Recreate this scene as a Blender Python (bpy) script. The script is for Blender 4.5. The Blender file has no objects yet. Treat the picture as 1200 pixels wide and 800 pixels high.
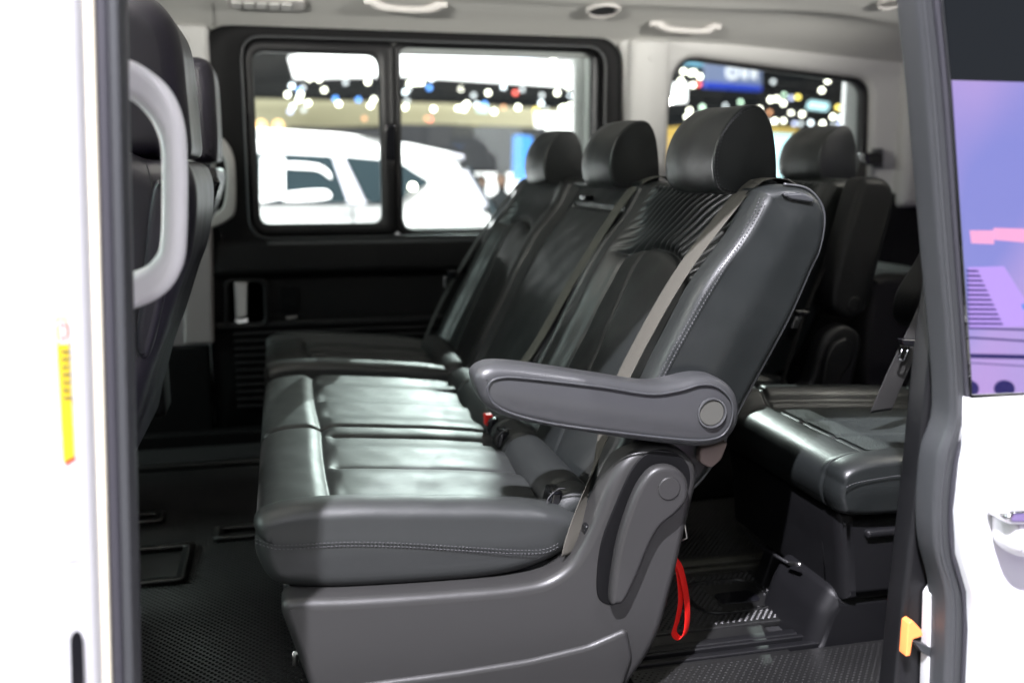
import bpy, bmesh, math, random
import numpy as np
from mathutils import Vector
random.seed(7)
S = bpy.context.scene
COL = S.collection

# ------------------------------------------------------------------ camera
F = 1120.0                                   # focal length for a 1200 px wide frame
YAW = math.atan(270 / F)
PIT = math.atan(207 / F * math.cos(YAW))
CAM = np.array([0.0, -1.5, 0.95])            # van floor is z = 0, the hall floor z = -0.5
_f = np.array([math.sin(YAW)*math.cos(PIT), math.cos(YAW)*math.cos(PIT), -math.sin(PIT)])
_r = np.array([math.cos(YAW), -math.sin(YAW), 0.0])
_u = np.cross(_r, _f)
cd = bpy.data.cameras.new('camera')
cd.sensor_width = 36; cd.lens = F/1200*36; cd.clip_end = 200; cd.clip_start = 0.02
cd.dof.use_dof = True; cd.dof.focus_distance = 1.72; cd.dof.aperture_fstop = 2.05; cd.dof.aperture_blades = 0
cam = bpy.data.objects.new('camera', cd); COL.objects.link(cam)
cam.location = CAM; cam.rotation_euler = (math.pi/2 - PIT, 0, -YAW)
S.camera = cam

def P(px, py, axis, val):
    d = _f + _r*(px-600)/F - _u*(py-400)/F
    t = (val - CAM[axis]) / d[axis]
    return CAM + d*t

# ------------------------------------------------------------------ light
W = bpy.data.worlds.new('World'); S.world = W; W.use_nodes = True
bg = W.node_tree.nodes['Background']; bg.inputs[0].default_value = (0.55, 0.62, 0.75, 1); bg.inputs[1].default_value = 0.05
S.view_settings.view_transform = 'Standard'; S.view_settings.look = 'None'
S.view_settings.exposure = 0.35; S.view_settings.gamma = 1.0
S.cycles.use_denoising = True
S.cycles.max_bounces = 8; S.cycles.diffuse_bounces = 3; S.cycles.glossy_bounces = 4
S.cycles.transmission_bounces = 6; S.cycles.transparent_max_bounces = 12
S.cycles.sample_clamp_indirect = 3.0; S.cycles.caustics_reflective = False; S.cycles.caustics_refractive = False

def aim(o, target):
    o.rotation_euler = (Vector(target) - o.location).to_track_quat('-Z', 'Y').to_euler()
def spot(name, loc, target, power, color, deg, size=0.02, blend=0.15):
    l = bpy.data.lights.new(name, 'SPOT'); l.energy = power; l.color = color
    l.spot_size = math.radians(deg); l.shadow_soft_size = size; l.spot_blend = blend
    o = bpy.data.objects.new(name, l); COL.objects.link(o); o.location = loc; aim(o, target); return o
def area(name, loc, target, power, color, sx, sy, spread=180):
    l = bpy.data.lights.new(name, 'AREA'); l.energy = power; l.color = color
    l.shape = 'RECTANGLE'; l.size = sx; l.size_y = sy; l.spread = math.radians(spread)
    o = bpy.data.objects.new(name, l); COL.objects.link(o); o.location = loc; aim(o, target); return o

area('hall_ceiling_light', (-1.0, -5.0, 4.6), (0.3, 0, .4), 105, (.94, .95, 1), 2.0, 2.0)
area('added_floor_fill', (0.6, -2.9, -.42), (1.0, 1.2, 1.5), 18, (1, .99, .93), 3.5, 1.2)  # added fill standing in for floor bounce, brightens the van ceiling
spot('hall_spot_left', (-1.5, -3.2, 5.9), (0.34, 0.0, .42), 5600, (.93, .91, 1), 30, .06)
spot('hall_spot_right', (4.4, -3.6, 6.1), (0.5, -.05, .45), 900, (.94, .93, 1), 24, .04)
spot('hall_spot_cool', (2.3, 7.6, 3.75), (-.76, .36, .38), 1150, (.88, 1, .965), 15.4, .03, .05)
spot('hall_spot_cool', (3.3, 7.6, 3.9), (-.98, .36, .38), 1150, (.90, 1, .95), 15.4, .03, .05)
spot('hall_spot_cool', (3.1, 7.6, 3.9), (1.50, .3, .38), 900, (.90, 1, .96), 8.5, .03, .1)
area('windscreen_fill', (-4.2, .9, 2.3), (.7, .7, .7), 75, (.80, 1, .95), 1.6, 1.0)  # added fill from the front for the seat backs, no daylight in the hall
area('added_ceiling_fill', (2.2, -.14, 1.36), (1.6, .86, 2.0), 21, (1, .98, .92), .34, .04, 84)  # added unseen fill that brightens the headliner and far pillars
area('added_ceiling_fill', (-.62, -.14, 1.36), (.2, .86, 2.0), 27, (1, .98, .92), .70, .04, 90)  # second added headliner fill, no lamp is fitted here
area('hall_light_over_parked_car', (1.2, 3.3, 4.7), (1.0, 6.2, .4), 950, (1, 1, 1), 4, 1.5)
area('parked_car_side_fill', (-3.2, 3.2, .5), (1.2, 5.7, .3), 260, (1, 1, 1), 1.2, 1.2)  # added low fill, out of view, to whiten the side of the car
area('hall_light_on_back_wall', (3, 10, 7), (3, 16, 0.5), 260, (1, .97, .82), 10, 1.5)

# ------------------------------------------------------------------ materials
MATS = {}
def mat(name, col, rough=.5, metal=0, bump=None, spec=.5, emis=None, es=0, coat=0, var=0, varscale=8):
    m = bpy.data.materials.new(name); m.use_nodes = True; nt = m.node_tree
    b = nt.nodes['Principled BSDF']
    b.inputs['Base Color'].default_value = (*col, 1); b.inputs['Roughness'].default_value = rough
    b.inputs['Metallic'].default_value = metal; b.inputs['Specular IOR Level'].default_value = spec
    b.inputs['Coat Weight'].default_value = coat
    if emis:
        b.inputs['Emission Color'].default_value = (*emis, 1); b.inputs['Emission Strength'].default_value = es
    tc = nt.nodes.new('ShaderNodeTexCoord')
    if var:
        n = nt.nodes.new('ShaderNodeTexNoise'); n.inputs['Scale'].default_value = varscale; n.inputs['Detail'].default_value = 5
        nt.links.new(tc.outputs['Object'], n.inputs['Vector'])
        mr = nt.nodes.new('ShaderNodeMapRange')
        mr.inputs['From Min'].default_value = .3; mr.inputs['From Max'].default_value = .7
        mr.inputs['To Min'].default_value = max(.04, rough-var); mr.inputs['To Max'].default_value = rough+var
        nt.links.new(n.outputs['Fac'], mr.inputs['Value']); nt.links.new(mr.outputs['Result'], b.inputs['Roughness'])
    if bump:
        kind, scale, strength, dist = bump
        if kind == 'voronoi':
            t = nt.nodes.new('ShaderNodeTexVoronoi'); t.feature = 'DISTANCE_TO_EDGE'; t.inputs['Scale'].default_value = scale
            out = t.outputs['Distance']
        elif kind == 'weave':
            t = nt.nodes.new('ShaderNodeTexWave'); t.wave_type = 'BANDS'; t.bands_direction = 'DIAGONAL'
            t.inputs['Scale'].default_value = scale; t.inputs['Distortion'].default_value = 1
            out = t.outputs['Fac']
        else:
            t = nt.nodes.new('ShaderNodeTexNoise'); t.inputs['Scale'].default_value = scale; t.inputs['Detail'].default_value = 4
            out = t.outputs['Fac']
        nt.links.new(tc.outputs['Object'], t.inputs['Vector'])
        bp = nt.nodes.new('ShaderNodeBump'); bp.inputs['Strength'].default_value = strength; bp.inputs['Distance'].default_value = dist
        nt.links.new(out, bp.inputs['Height'])
        last = bp
        if kind == 'voronoi':      # soft creases under the grain
            n2 = nt.nodes.new('ShaderNodeTexNoise'); n2.inputs['Scale'].default_value = 26; n2.inputs['Detail'].default_value = 3
            nt.links.new(tc.outputs['Object'], n2.inputs['Vector'])
            b2 = nt.nodes.new('ShaderNodeBump'); b2.inputs['Strength'].default_value = .28; b2.inputs['Distance'].default_value = .0012
            nt.links.new(n2.outputs['Fac'], b2.inputs['Height']); nt.links.new(bp.outputs['Normal'], b2.inputs['Normal']); last = b2
        nt.links.new(last.outputs['Normal'], b.inputs['Normal'])
    MATS[name] = m; return m
leather = mat('black_leather', (.013, .015, .015), .37, spec=.6, bump=('voronoi', 420, .25, .0006), var=.06, varscale=14)
leather_seat = mat('cushion_leather_lit', (.024, .026, .0255), .46, bump=('voronoi', 420, .25, .0006), var=.05, varscale=14)  # paler copy of the black leather, light on the cushions put into its colour
leather_grey = mat('armrest_leather', (.046, .047, .049), .36, bump=('voronoi', 420, .2, .0005), var=.05)
perf = mat('soft_leather_panel', (.014, .016, .016), .5, bump=('voronoi', 700, .4, .0008))
plastic = mat('black_plastic', (.007, .007, .008), .45, spec=.35, bump=('noise', 700, .25, .0006), var=.06)
plastic_matte = mat('matte_black_plastic', (.0045, .0045, .005), .6, spec=.15, bump=('noise', 700, .3, .0006))
cover = mat('grey_plastic_cover', (.030, .0295, .029), .40, bump=('noise', 900, .3, .0005), var=.05)
cover_dark = mat('recess_plastic', (.018, .018, .018), .6, bump=('noise', 900, .3, .0005))
headliner = mat('headliner_fabric', (.60, .595, .565), .9, bump=('noise', 500, .35, .001))
trim = mat('grey_trim', (.52, .515, .50), .65, bump=('noise', 700, .25, .0005))
trim_low = mat('warm_grey_trim', (.36, .33, .33), .65, bump=('noise', 700, .25, .0005))
handle_m = mat('handle_grey', (.50, .48, .46), .5)
white = mat('white_paint', (.76, .76, .77), .3, coat=.6)
white_h = mat('white_handle', (.90, .89, .88), .4)
cream = mat('cream_paint', (.80, .74, .58), .4)
rubber = mat('rubber', (.035, .034, .042), .55, bump=('noise', 200, .2, .001))
rubber_lt = mat('worn_rubber', (.045, .047, .050), .45, bump=('noise', 60, .15, .001))
webbing = mat('belt_webbing', (.080, .075, .062), .75, bump=('weave', 380, .5, .0006))
webbing_dk = mat('dark_belt_webbing', (.034, .033, .032), .7, bump=('weave', 380, .5, .0006))
chrome = mat('chrome', (.75, .75, .77), .18, 1)
satin = mat('satin_metal', (.62, .61, .60), .32, 1)
red = mat('red_strap', (.95, .012, .008), .6, emis=None, bump=('weave', 380, .4, .0006))
redbtn = mat('red_button', (.75, .015, .01), .4)
stitch = mat('stitch_thread', (.06, .06, .063), .7)
piping = mat('piping', (.05, .052, .055), .4)
mat_stud = mat('floor_mat_stud_glint', (.035, .035, .035), .22)  # paler and glossier than the mat rubber, stands in for lamp glints on studs
mat_rub = mat('floor_mat_rubber', (.012, .012, .012), .38, bump=('noise', 300, .2, .0005), var=.1, varscale=5)
carpet = mat('floor_carpet', (.008, .008, .009), .8, bump=('noise', 400, .8, .003))
alum = mat('dull_rail_metal', (.10, .10, .085), .4, .8, var=.15, varscale=30)
blackgloss = mat('black_gloss', (.008, .008, .010), .12)
yellow = mat('label_yellow', (.85, .62, .02), .5)
paper = mat('label_white', (.8, .8, .8), .5)
ink = mat('label_ink', (.10, .09, .07), .5)
ink_red = mat('label_red', (.7, .08, .03), .5)
amber = mat('amber_reflector_glow', (.9, .25, .06), .2, emis=(1, .30, .12), es=.8)  # emission stands in for the bright gleam of an unlit reflector
hall_floor_m = mat('hall_floor', (.35, .34, .34), .25)
hall_dark = mat('hall_dark_wall', (.012, .014, .018), .8)
hall_grey = mat('booth_grey_wall', (.055, .055, .06), .7)
fascia_m = mat('pale_fascia', (.62, .58, .40), .7)
booth_white = mat('booth_white', (.8, .8, .8), .6)
carwhite = mat('car_white', (.9, .9, .9), .25, coat=.5)
carglass = mat('car_dark_glass', (.02, .03, .035), .06)
lav = mat('car_pillar_grey', (.45, .44, .5), .4)  # lavender grey of the car pillar is reflected light put into the colour
skin_m = mat('skin', (.45, .28, .2), .6)
cloth_dk = mat('dark_clothes', (.05, .055, .06), .8)
hair_m = mat('hair', (.015, .012, .01), .6)
blue_e = mat('blue_sign_glow', (.02, .1, .5), .4, emis=(.10, .42, 1.0), es=1.1)
signblue = mat('sign_blue_edge', (.02, .05, .5), .4, emis=(.05, .12, .75), es=.25)
signface = mat('sign_face', (.2, .25, .4), .4, emis=(.22, .25, .42), es=.25)
signwhite = mat('sign_white', (.8, .8, .8), .4, emis=(.8, .85, .95), es=.5)
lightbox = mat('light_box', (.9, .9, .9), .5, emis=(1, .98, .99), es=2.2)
lightbox_pink = mat('light_box_pink', (.9, .6, .8), .5, emis=(1, .55, .85), es=1.3)
cyan_e = mat('screen_cyan', (.5, .8, .8), .5, emis=(.55, .85, .95), es=1.2)
gold_e = mat('gold_glow', (.6, .4, .1), .5, emis=(.9, .6, .15), es=.35)

def purple_screen_mat():
    m = bpy.data.materials.new('purple_screen'); m.use_nodes = True; nt = m.node_tree
    b = nt.nodes['Principled BSDF']; b.inputs['Base Color'].default_value = (.05, .05, .05, 1); b.inputs['Roughness'].default_value = .5
    tc = nt.nodes.new('ShaderNodeTexCoord'); mp = nt.nodes.new('ShaderNodeMapping'); mp.inputs['Rotation'].default_value = (0, .6, 0)
    mp.inputs['Scale'].default_value = (.7, .7, .35)
    n = nt.nodes.new('ShaderNodeTexNoise'); n.inputs['Scale'].default_value = 2.4; n.inputs['Detail'].default_value = 1.5
    r = nt.nodes.new('ShaderNodeValToRGB'); e = r.color_ramp.elements
    e[0].position = .36; e[0].color = (.19, .20, .52, 1); e[1].position = .62; e[1].color = (.42, .25, .56, 1)
    e2 = r.color_ramp.elements.new(.5); e2.color = (.35, .26, .56, 1)
    nt.links.new(tc.outputs['Object'], mp.inputs['Vector']); nt.links.new(mp.outputs['Vector'], n.inputs['Vector'])
    nt.links.new(n.outputs['Fac'], r.inputs['Fac']); nt.links.new(r.outputs['Color'], b.inputs['Emission Color'])
    b.inputs['Emission Strength'].default_value = 1.35
    return m
purple = purple_screen_mat()

def glass_mat(name, tint, refl, rough=0.0):
    m = bpy.data.materials.new(name); m.use_nodes = True; nt = m.node_tree; nt.nodes.clear()
    o = nt.nodes.new('ShaderNodeOutputMaterial'); mx = nt.nodes.new('ShaderNodeMixShader')
    t = nt.nodes.new('ShaderNodeBsdfTransparent'); g = nt.nodes.new('ShaderNodeBsdfGlossy')
    t.inputs[0].default_value = (*tint, 1); g.inputs['Roughness'].default_value = rough; g.inputs['Color'].default_value = (1, 1, 1, 1)
    lw = nt.nodes.new('ShaderNodeFresnel'); lw.inputs['IOR'].default_value = 1.5
    ad = nt.nodes.new('ShaderNodeMath'); ad.operation = 'MAXIMUM'; ad.inputs[1].default_value = refl
    nt.links.new(lw.outputs[0], ad.inputs[0]); nt.links.new(ad.outputs[0], mx.inputs[0])
    nt.links.new(t.outputs[0], mx.inputs[1]); nt.links.new(g.outputs[0], mx.inputs[2]); nt.links.new(mx.outputs[0], o.inputs[0])
    return m
glass = glass_mat('window_glass', (.93, .96, .95), .04)
privacy = glass_mat('tinted_glass', (.03, .04, .04), .80)

# ------------------------------------------------------------------ builders
ORG = {}
def thing(name, label, cat, loc=(0, 0, 0), group=None, kind=None):
    o = bpy.data.objects.new(name, None); COL.objects.link(o); o.empty_display_size = .1
    o.location = loc; ORG[o.name] = Vector(loc)
    o['label'] = label; o['category'] = cat
    if group: o['group'] = group
    if kind: o['kind'] = kind
    return o
def tag(o, label=None, cat=None, group=None, kind=None):
    if label: o['label'] = label
    if cat: o['category'] = cat
    if group: o['group'] = group
    if kind: o['kind'] = kind
    return o
def obj(name, geo, m, parent=None, smooth=True, label=None, sharp=None, mats=None):
    vs, fs = geo
    vs = np.asarray(vs, float)
    org = ORG[parent.name] if parent is not None else None
    if org is None:
        org = Vector(vs.mean(axis=0)); own = True
    else: own = False
    me = bpy.data.meshes.new(name)
    me.from_pydata((vs - np.array(org)).tolist(), [], [tuple(int(i) for i in f) for f in fs]); me.update()
    bm = bmesh.new(); bm.from_mesh(me); bmesh.ops.recalc_face_normals(bm, faces=bm.faces)
    bm.to_mesh(me); bm.free()
    me.materials.append(m)
    if smooth: me.shade_smooth()
    if sharp is not None:
        me.set_sharp_from_angle(angle=math.radians(sharp))
    o = bpy.data.objects.new(name, me); COL.objects.link(o)
    if own: o.location = org
    else: o.parent = parent
    ORG[o.name] = org
    if label: o['label'] = label
    return o
def join(*gs):
    V, Fc, k = [], [], 0
    for vs, fs in gs:
        vs = np.asarray(vs); V.append(vs); Fc += [tuple(i + k for i in f) for f in fs]; k += len(vs)
    return np.vstack(V), Fc

def roundpoly(pts, r, k=6):
    """closed 2D polygon, corners filleted; r a number or one per corner"""
    n = len(pts); pts = [np.array(p, float) for p in pts]; out = []
    for i in range(n):
        p0, p, p1 = pts[i-1], pts[i], pts[(i+1) % n]
        a, b = p0-p, p1-p; la, lb = np.linalg.norm(a), np.linalg.norm(b)
        ri = r[i] if hasattr(r, '__len__') else r
        a, b = a/la, b/lb
        d = min(ri, la*.49, lb*.49)
        for j in range(k+1):
            t = j/k; out.append((1-t)**2*(p+a*d) + 2*t*(1-t)*p + t*t*(p+b*d))
    return np.array(out)
def smoothpoly(pts, n, closed=True):
    pts = np.array(pts, float); m = len(pts); out = []
    rng = range(m) if closed else range(m-1)
    for i in rng:
        if closed: p0, p1, p2, p3 = pts[i-1], pts[i], pts[(i+1) % m], pts[(i+2) % m]
        else: p0, p1, p2, p3 = pts[max(i-1, 0)], pts[i], pts[i+1], pts[min(i+2, m-1)]
        for j in range(16):
            t = j/16
            out.append(.5*((2*p1) + (p2-p0)*t + (2*p0-5*p1+4*p2-p3)*t*t + (3*p1-p0-3*p2+p3)*t**3))
    if not closed: out.append(pts[-1])
    return resample(np.array(out), n, closed)
def resample(pts, n, closed=True):
    q = np.vstack([pts, pts[:1]]) if closed else pts
    d = np.r_[0, np.cumsum(np.linalg.norm(np.diff(q, axis=0), axis=1))]
    t = np.linspace(0, d[-1], n, endpoint=not closed)
    return np.stack([np.interp(t, d, q[:, i]) for i in range(q.shape[1])], 1)
def area2(o): return .5*np.sum(o[:, 0]*np.roll(o[:, 1], -1) - np.roll(o[:, 0], -1)*o[:, 1])
def mapax(a, b, w, ax):
    if ax == 'y': return np.stack([a, w, b], 1)
    if ax == 'x': return np.stack([w, a, b], 1)
    return np.stack([a, b, w], 1)
def capfill(q, bulge, step=.012, bw=.045):
    """triangulate the inside of a closed 2D loop; bulge > 0 adds inner points lifted outward"""
    from mathutils.geometry import delaunay_2d_cdt
    pts = [Vector((float(a), float(b))) for a, b in q]; n = len(pts)
    if bulge:
        lo, hi = q.min(0), q.max(0)
        gx, gy = np.meshgrid(np.arange(lo[0]+step/2, hi[0], step), np.arange(lo[1]+step/2, hi[1], step))
        g = np.stack([gx.ravel(), gy.ravel()], 1)
        d = np.sqrt(((g[:, None]-q[None])**2).sum(-1)).min(1)
        x0, y0 = q[:, 0], q[:, 1]; x1, y1 = np.roll(x0, -1), np.roll(y0, -1)
        cr = ((y0[None] > g[:, 1:2]) != (y1[None] > g[:, 1:2])) & (g[:, :1] < (x1-x0)[None]*(g[:, 1:2]-y0[None])/((y1-y0)[None]+1e-15)+x0[None])
        g = g[(cr.sum(1) % 2 == 1) & (d > .003)]
        pts += [Vector((float(a), float(b))) for a, b in g]
    vs, es, fs, ov, oe, of = delaunay_2d_cdt(pts, [], [list(range(n))], 1, 1e-7)
    V2 = np.array([v[:] for v in vs])
    dd = np.sqrt(((V2[:, None]-q[None])**2).sum(-1)).min(1)
    lift = bulge*(1-np.exp(-(dd/bw)**1.5)) if bulge else np.zeros(len(V2))
    return V2, [tuple(f) for f in fs], lift, ov
def prism(outline, w0, w1, r=.01, r2=None, ax='y', nmid=1, kc=5, disp=None, ins=None, ins2=None, xf=None, bulge=0, bw=.045):
    """closed outline swept from w0 to w1 with rounded ends; disp(a,b,w,na,nb) moves points along the outline normal"""
    o = np.array(outline, float)
    if area2(o) < 0: o = o[::-1]
    e = np.roll(o, -1, 0) - np.roll(o, 1, 0); e /= (np.linalg.norm(e, axis=1)[:, None] + 1e-12)
    nrm = np.stack([e[:, 1], -e[:, 0]], 1)
    r2 = r if r2 is None else r2; ins = r if ins is None else ins; ins2 = (r2 if ins2 is None else ins2)
    rings = []
    for j in range(kc):
        th = math.pi/2*j/kc; rings.append((w0 + r*(1-math.sin(th)) , ins*(1-math.cos(math.pi/2 - th))))
    for j in range(nmid+1):
        rings.append((w0 + r + (w1-r2-w0-r)*j/nmid, 0))
    for j in range(1, kc+1):
        th = math.pi/2*j/kc; rings.append((w1 - r2*(1-math.sin(th)), ins2*(1-math.cos(th))))
    # first ring order fix: the start cap goes outward in w
    fixed = []
    for j in range(kc):
        th = math.pi/2*(1 - j/kc); fixed.append((w0 + r*(1-math.sin(th)), ins*(1-math.cos(th))))
    rings = fixed + rings[kc:]
    n = len(o); V = []
    for w, i in rings:
        d = -i
        wv = np.full(n, w)
        off = np.full(n, d, float)
        if disp is not None: off = off + disp(o[:, 0], o[:, 1], wv, nrm[:, 0], nrm[:, 1])
        q = o + nrm*off[:, None]
        V.append(mapax(q[:, 0], q[:, 1], wv, ax))
        if len(V) == 1: qa = q
        qb = q
    V = np.vstack(V); m = len(rings); Fc = []
    for a in range(m-1):
        for i in range(n):
            j = (i+1) % n
            Fc.append((a*n+i, a*n+j, (a+1)*n+j, (a+1)*n+i))
    for q, w_end, base, sg in ((qa, rings[0][0], 0, -1), (qb, rings[-1][0], (m-1)*n, 1)):
        V2, tri, lift, ov = capfill(q, bulge, bw=bw)
        N0 = len(V); V = np.vstack([V, mapax(V2[:, 0], V2[:, 1], w_end + sg*lift, ax)])   # caps keep their own flat normal
        if bulge:
            mp_ = [base+min(o_) if len(o_) and min(o_) < n else N0+k for k, o_ in enumerate(ov)]
        else: mp_ = [N0+k for k in range(len(V2))]
        for f in tri: Fc.append(tuple(mp_[i] for i in (f if sg > 0 else f[::-1])))
    if xf: V = xf(V)
    return V, Fc
def ringplate(outer, inner, w0, w1, ax='y', bev=.003):
    """plate with a hole; outer and inner have the same number of points"""
    n = len(outer); V = []; 
    def inset(o, d):
        o = np.array(o); s = 1 if area2(o) > 0 else -1
        e = np.roll(o, -1, 0) - np.roll(o, 1, 0); e /= (np.linalg.norm(e, axis=1)[:, None]+1e-12)
        return o - s*np.stack([e[:, 1], -e[:, 0]], 1)*d
    seq = [(outer, w1), (outer, w0+bev), (inset(outer, bev), w0), (inset(inner, -bev), w0), (inner, w0+bev), (inner, w1)]
    for o, w in seq: 
        o = np.array(o); V.append(mapax(o[:, 0], o[:, 1], np.full(n, w), ax))
    Fc = []
    for a in range(6):
        b = (a+1) % 6
        for i in range(n):
            j = (i+1) % n; Fc.append((a*n+i, a*n+j, b*n+j, b*n+i))
    return np.vstack(V), Fc
def tube(pts, rad, closed=False, seg=8, flat=None):
    pts = np.array(pts, float); n = len(pts); V = []; Fc = []
    t = np.roll(pts, -1, 0) - np.roll(pts, 1, 0)
    if not closed: t[0] = pts[1]-pts[0]; t[-1] = pts[-1]-pts[-2]
    t /= (np.linalg.norm(t, axis=1)[:, None]+1e-12)
    up = np.array([0, 0, 1.]) if abs(t[0][2]) < .9 else np.array([0, 1., 0])
    a = np.cross(up, t[0]); a /= np.linalg.norm(a)
    rr = rad if hasattr(rad, '__len__') else [rad]*n
    for i in range(n):
        a = a - t[i]*(a@t[i]); a /= np.linalg.norm(a); b = np.cross(t[i], a)
        for k in range(seg):
            th = 2*math.pi*k/seg; V.append(pts[i] + rr[i]*(a*math.cos(th) + b*math.sin(th)))
    m = n if closed else n-1
    for i in range(m):
        for k in range(seg):
            j = (i+1) % n; l = (k+1) % seg
            Fc.append((i*seg+k, i*seg+l, j*seg+l, j*seg+k))
    if not closed: Fc.append(tuple(range(seg))[::-1]); Fc.append(tuple((n-1)*seg+k for k in range(seg)))
    return np.array(V), Fc
def thread(pts, r=.0008, L=.0042, gap=.0022):
    """a row of short separate stitches along pts"""
    pts = np.asarray(pts, float); d = np.r_[0, np.cumsum(np.linalg.norm(np.diff(pts, axis=0), axis=1))]
    n = int(d[-1]/(L+gap)); V = []; Fc = []
    at = lambda t: np.array([np.interp(t, d, pts[:, k]) for k in range(3)])
    for i in range(n):
        a, b = at(i*(L+gap)), at(i*(L+gap)+L); t = (b-a)/(np.linalg.norm(b-a)+1e-9)
        u = np.cross(t, [0.3, .8, .5]); u /= np.linalg.norm(u); v = np.cross(t, u); k = len(V)
        for c, s_ in ((a, .5), (a+(b-a)*.25, 1), (a+(b-a)*.75, 1), (b, .5)):
            for p, q in ((1, 0), (0, 1), (-1, 0), (0, -1)): V.append(c+(u*p+v*q)*r*s_)
        for m in range(3):
            for j in range(4): l = (j+1) % 4; Fc.append((k+m*4+j, k+m*4+l, k+m*4+4+l, k+m*4+4+j))
        Fc.append((k+3, k+2, k+1, k)); Fc.append((k+12, k+13, k+14, k+15))
    return np.array(V), Fc
def ribbon(pts, width, wdir, th=.0015, n=40):
    """flat strap through pts; wdir one vector or one per point"""
    pts = np.array(pts, float); wd = np.array(wdir, float)
    if wd.ndim == 1: wd = np.repeat(wd[None], len(pts), 0)
    both = smoothpoly(np.hstack([pts, wd]), n, closed=False)
    p, w = both[:, :3], both[:, 3:]; w /= np.linalg.norm(w, axis=1)[:, None]
    t = np.gradient(p, axis=0); t /= (np.linalg.norm(t, axis=1)[:, None]+1e-12)
    nn = np.cross(t, w); nn /= np.linalg.norm(nn, axis=1)[:, None]
    prof = [(-.5, -.3), (-.47, -.5), (0, -.5), (.47, -.5), (.5, -.3), (.5, .3), (.47, .5), (0, .5), (-.47, .5), (-.5, .3)]
    V = []; Fc = []; m = len(prof)
    for i in range(len(p)):
        for a, b in prof: V.append(p[i] + w[i]*a*width + nn[i]*b*th)
    for i in range(len(p)-1):
        for k in range(m):
            l = (k+1) % m; Fc.append((i*m+k, i*m+l, (i+1)*m+l, (i+1)*m+k))
    Fc.append(tuple(range(m))[::-1]); Fc.append(tuple((len(p)-1)*m+k for k in range(m)))
    return np.array(V), Fc
def rrect(x0, x1, z0, z1, r, k=6): return roundpoly([(x0, z0), (x1, z0), (x1, z1), (x0, z1)], r, k)
def rbox(x0, x1, y0, y1, z0, z1, r=.005, ax='y', rc=None):
    rc = r if rc is None else rc
    if ax == 'y': return prism(rrect(x0, x1, z0, z1, rc), y0, y1, r, kc=3)
    if ax == 'x': return prism(rrect(y0, y1, z0, z1, rc), x0, x1, r, ax='x', kc=3)
    return prism(rrect(x0, x1, y0, y1, rc), z0, z1, r, ax='z', kc=3)
def circ(cx, cy, r, n=32): return np.array([(cx+r*math.cos(2*math.pi*i/n), cy+r*math.sin(2*math.pi*i/n)) for i in range(n)])
def XZ(pts, Y): return np.array([P(x, y, 1, Y)[[0, 2]] for x, y in pts])
def PY(pts, Y): return [P(x, y, 1, Y) for x, y in pts]
def ss(x, a, b):
    t = np.clip((x-a)/(b-a), 0, 1); return t*t*(3-2*t)
def groove(x, c, w): return np.exp(-((x-c)/w)**2)
def crease(x, c, w): return np.exp(-np.sqrt(((x-c)/w)**2+.04)+.2)

WY = 1.95     # inner face of the far side of the van

# ================================================================== SETTING
def sheet(x0, x1, y0, y1, z, n=1):
    xs = np.linspace(x0, x1, n+1); ys = np.linspace(y0, y1, n+1)
    V = [(x, y, z) for y in ys for x in xs]; Fc = []
    for j in range(n):
        for i in range(n):
            a = j*(n+1)+i; Fc.append((a, a+1, a+n+2, a+n+1))
    return np.array(V), Fc
tag(obj('ground', sheet(-14, 22, -14, 22, -.5), hall_floor_m, smooth=False), 'pale polished exhibition hall floor', None, kind='structure')
# hall walls and ceiling
tag(obj('hall_wall', rbox(-14, 22, 17.5, 17.8, -.5, 8, .01), hall_dark), 'dark far wall of the exhibition hall', None, kind='structure')
tag(obj('hall_ceiling', rbox(-14, 22, -14, 17.8, 8, 8.2, .01), hall_dark), 'dark ceiling of the exhibition hall', None, kind='structure')

# ---- van floor
FX0, FX1, FY1 = -1.2, 2.75, 1.86
tag(obj('floor', rbox(FX0, FX1, -.28, FY1+.1, -.09, 0, .01), carpet), 'black carpeted floor of the van', None, kind='structure')

# ---- ceiling: a curved headliner
def ceiling_geo():
    sec = smoothpoly([(2.02, 1.36), (1.975, 1.405), (1.90, 1.432), (1.78, 1.462), (1.55, 1.50), (1.2, 1.53), (.8, 1.54), (.3, 1.53), (0, 1.49), (-.16, 1.44), (-.24, 1.36)], 90, closed=False)
    xs = np.linspace(FX0, FX1, 120); V = []; Fc = []
    for x in xs:
        for y, z in sec:
            edge = ss(np.array(y), 1.3, 1.95)
            dz = -.06*ss(np.array(x), 1.5, 2.7)*edge
            dz += .020*math.exp(-((x-1.9)/.28)**2)*math.exp(-((y-1.72)/.10)**2) - .018*math.exp(-((x-2.35)/.3)**2)*math.exp(-((y-1.6)/.14)**2)
            dz += -.006*groove(y, 1.62, .03)
            V.append((x, y, z+dz))
    n = len(sec)
    for i in range(len(xs)-1):
        for j in range(n-1): Fc.append((i*n+j, i*n+j+1, (i+1)*n+j+1, (i+1)*n+j))
    V = np.array(V); top = V.copy(); top[:, 2] += .05; N = len(V)
    F2 = [tuple(N+a for a in f[::-1]) for f in Fc]
    rim = []
    m = len(xs)
    for i in range(m-1):
        for j in (0, n-1): rim.append((i*n+j, (i+1)*n+j, N+(i+1)*n+j, N+i*n+j))
    for j in range(n-1):
        for i in (0, m-1): rim.append((i*n+j, i*n+j+1, N+i*n+j+1, N+i*n+j))
    return np.vstack([V, top]), Fc + F2 + rim
ceil = tag(obj('ceiling', ceiling_geo(), headliner), 'pale grey fabric headliner curving down over the windows', None, kind='structure')
# outer roof skin
tag(obj('roof', rbox(FX0-.2, FX1+.1, -.30, 2.08, 1.60, 1.64, .015), white), 'white metal roof of the van', None, kind='structure')

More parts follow.
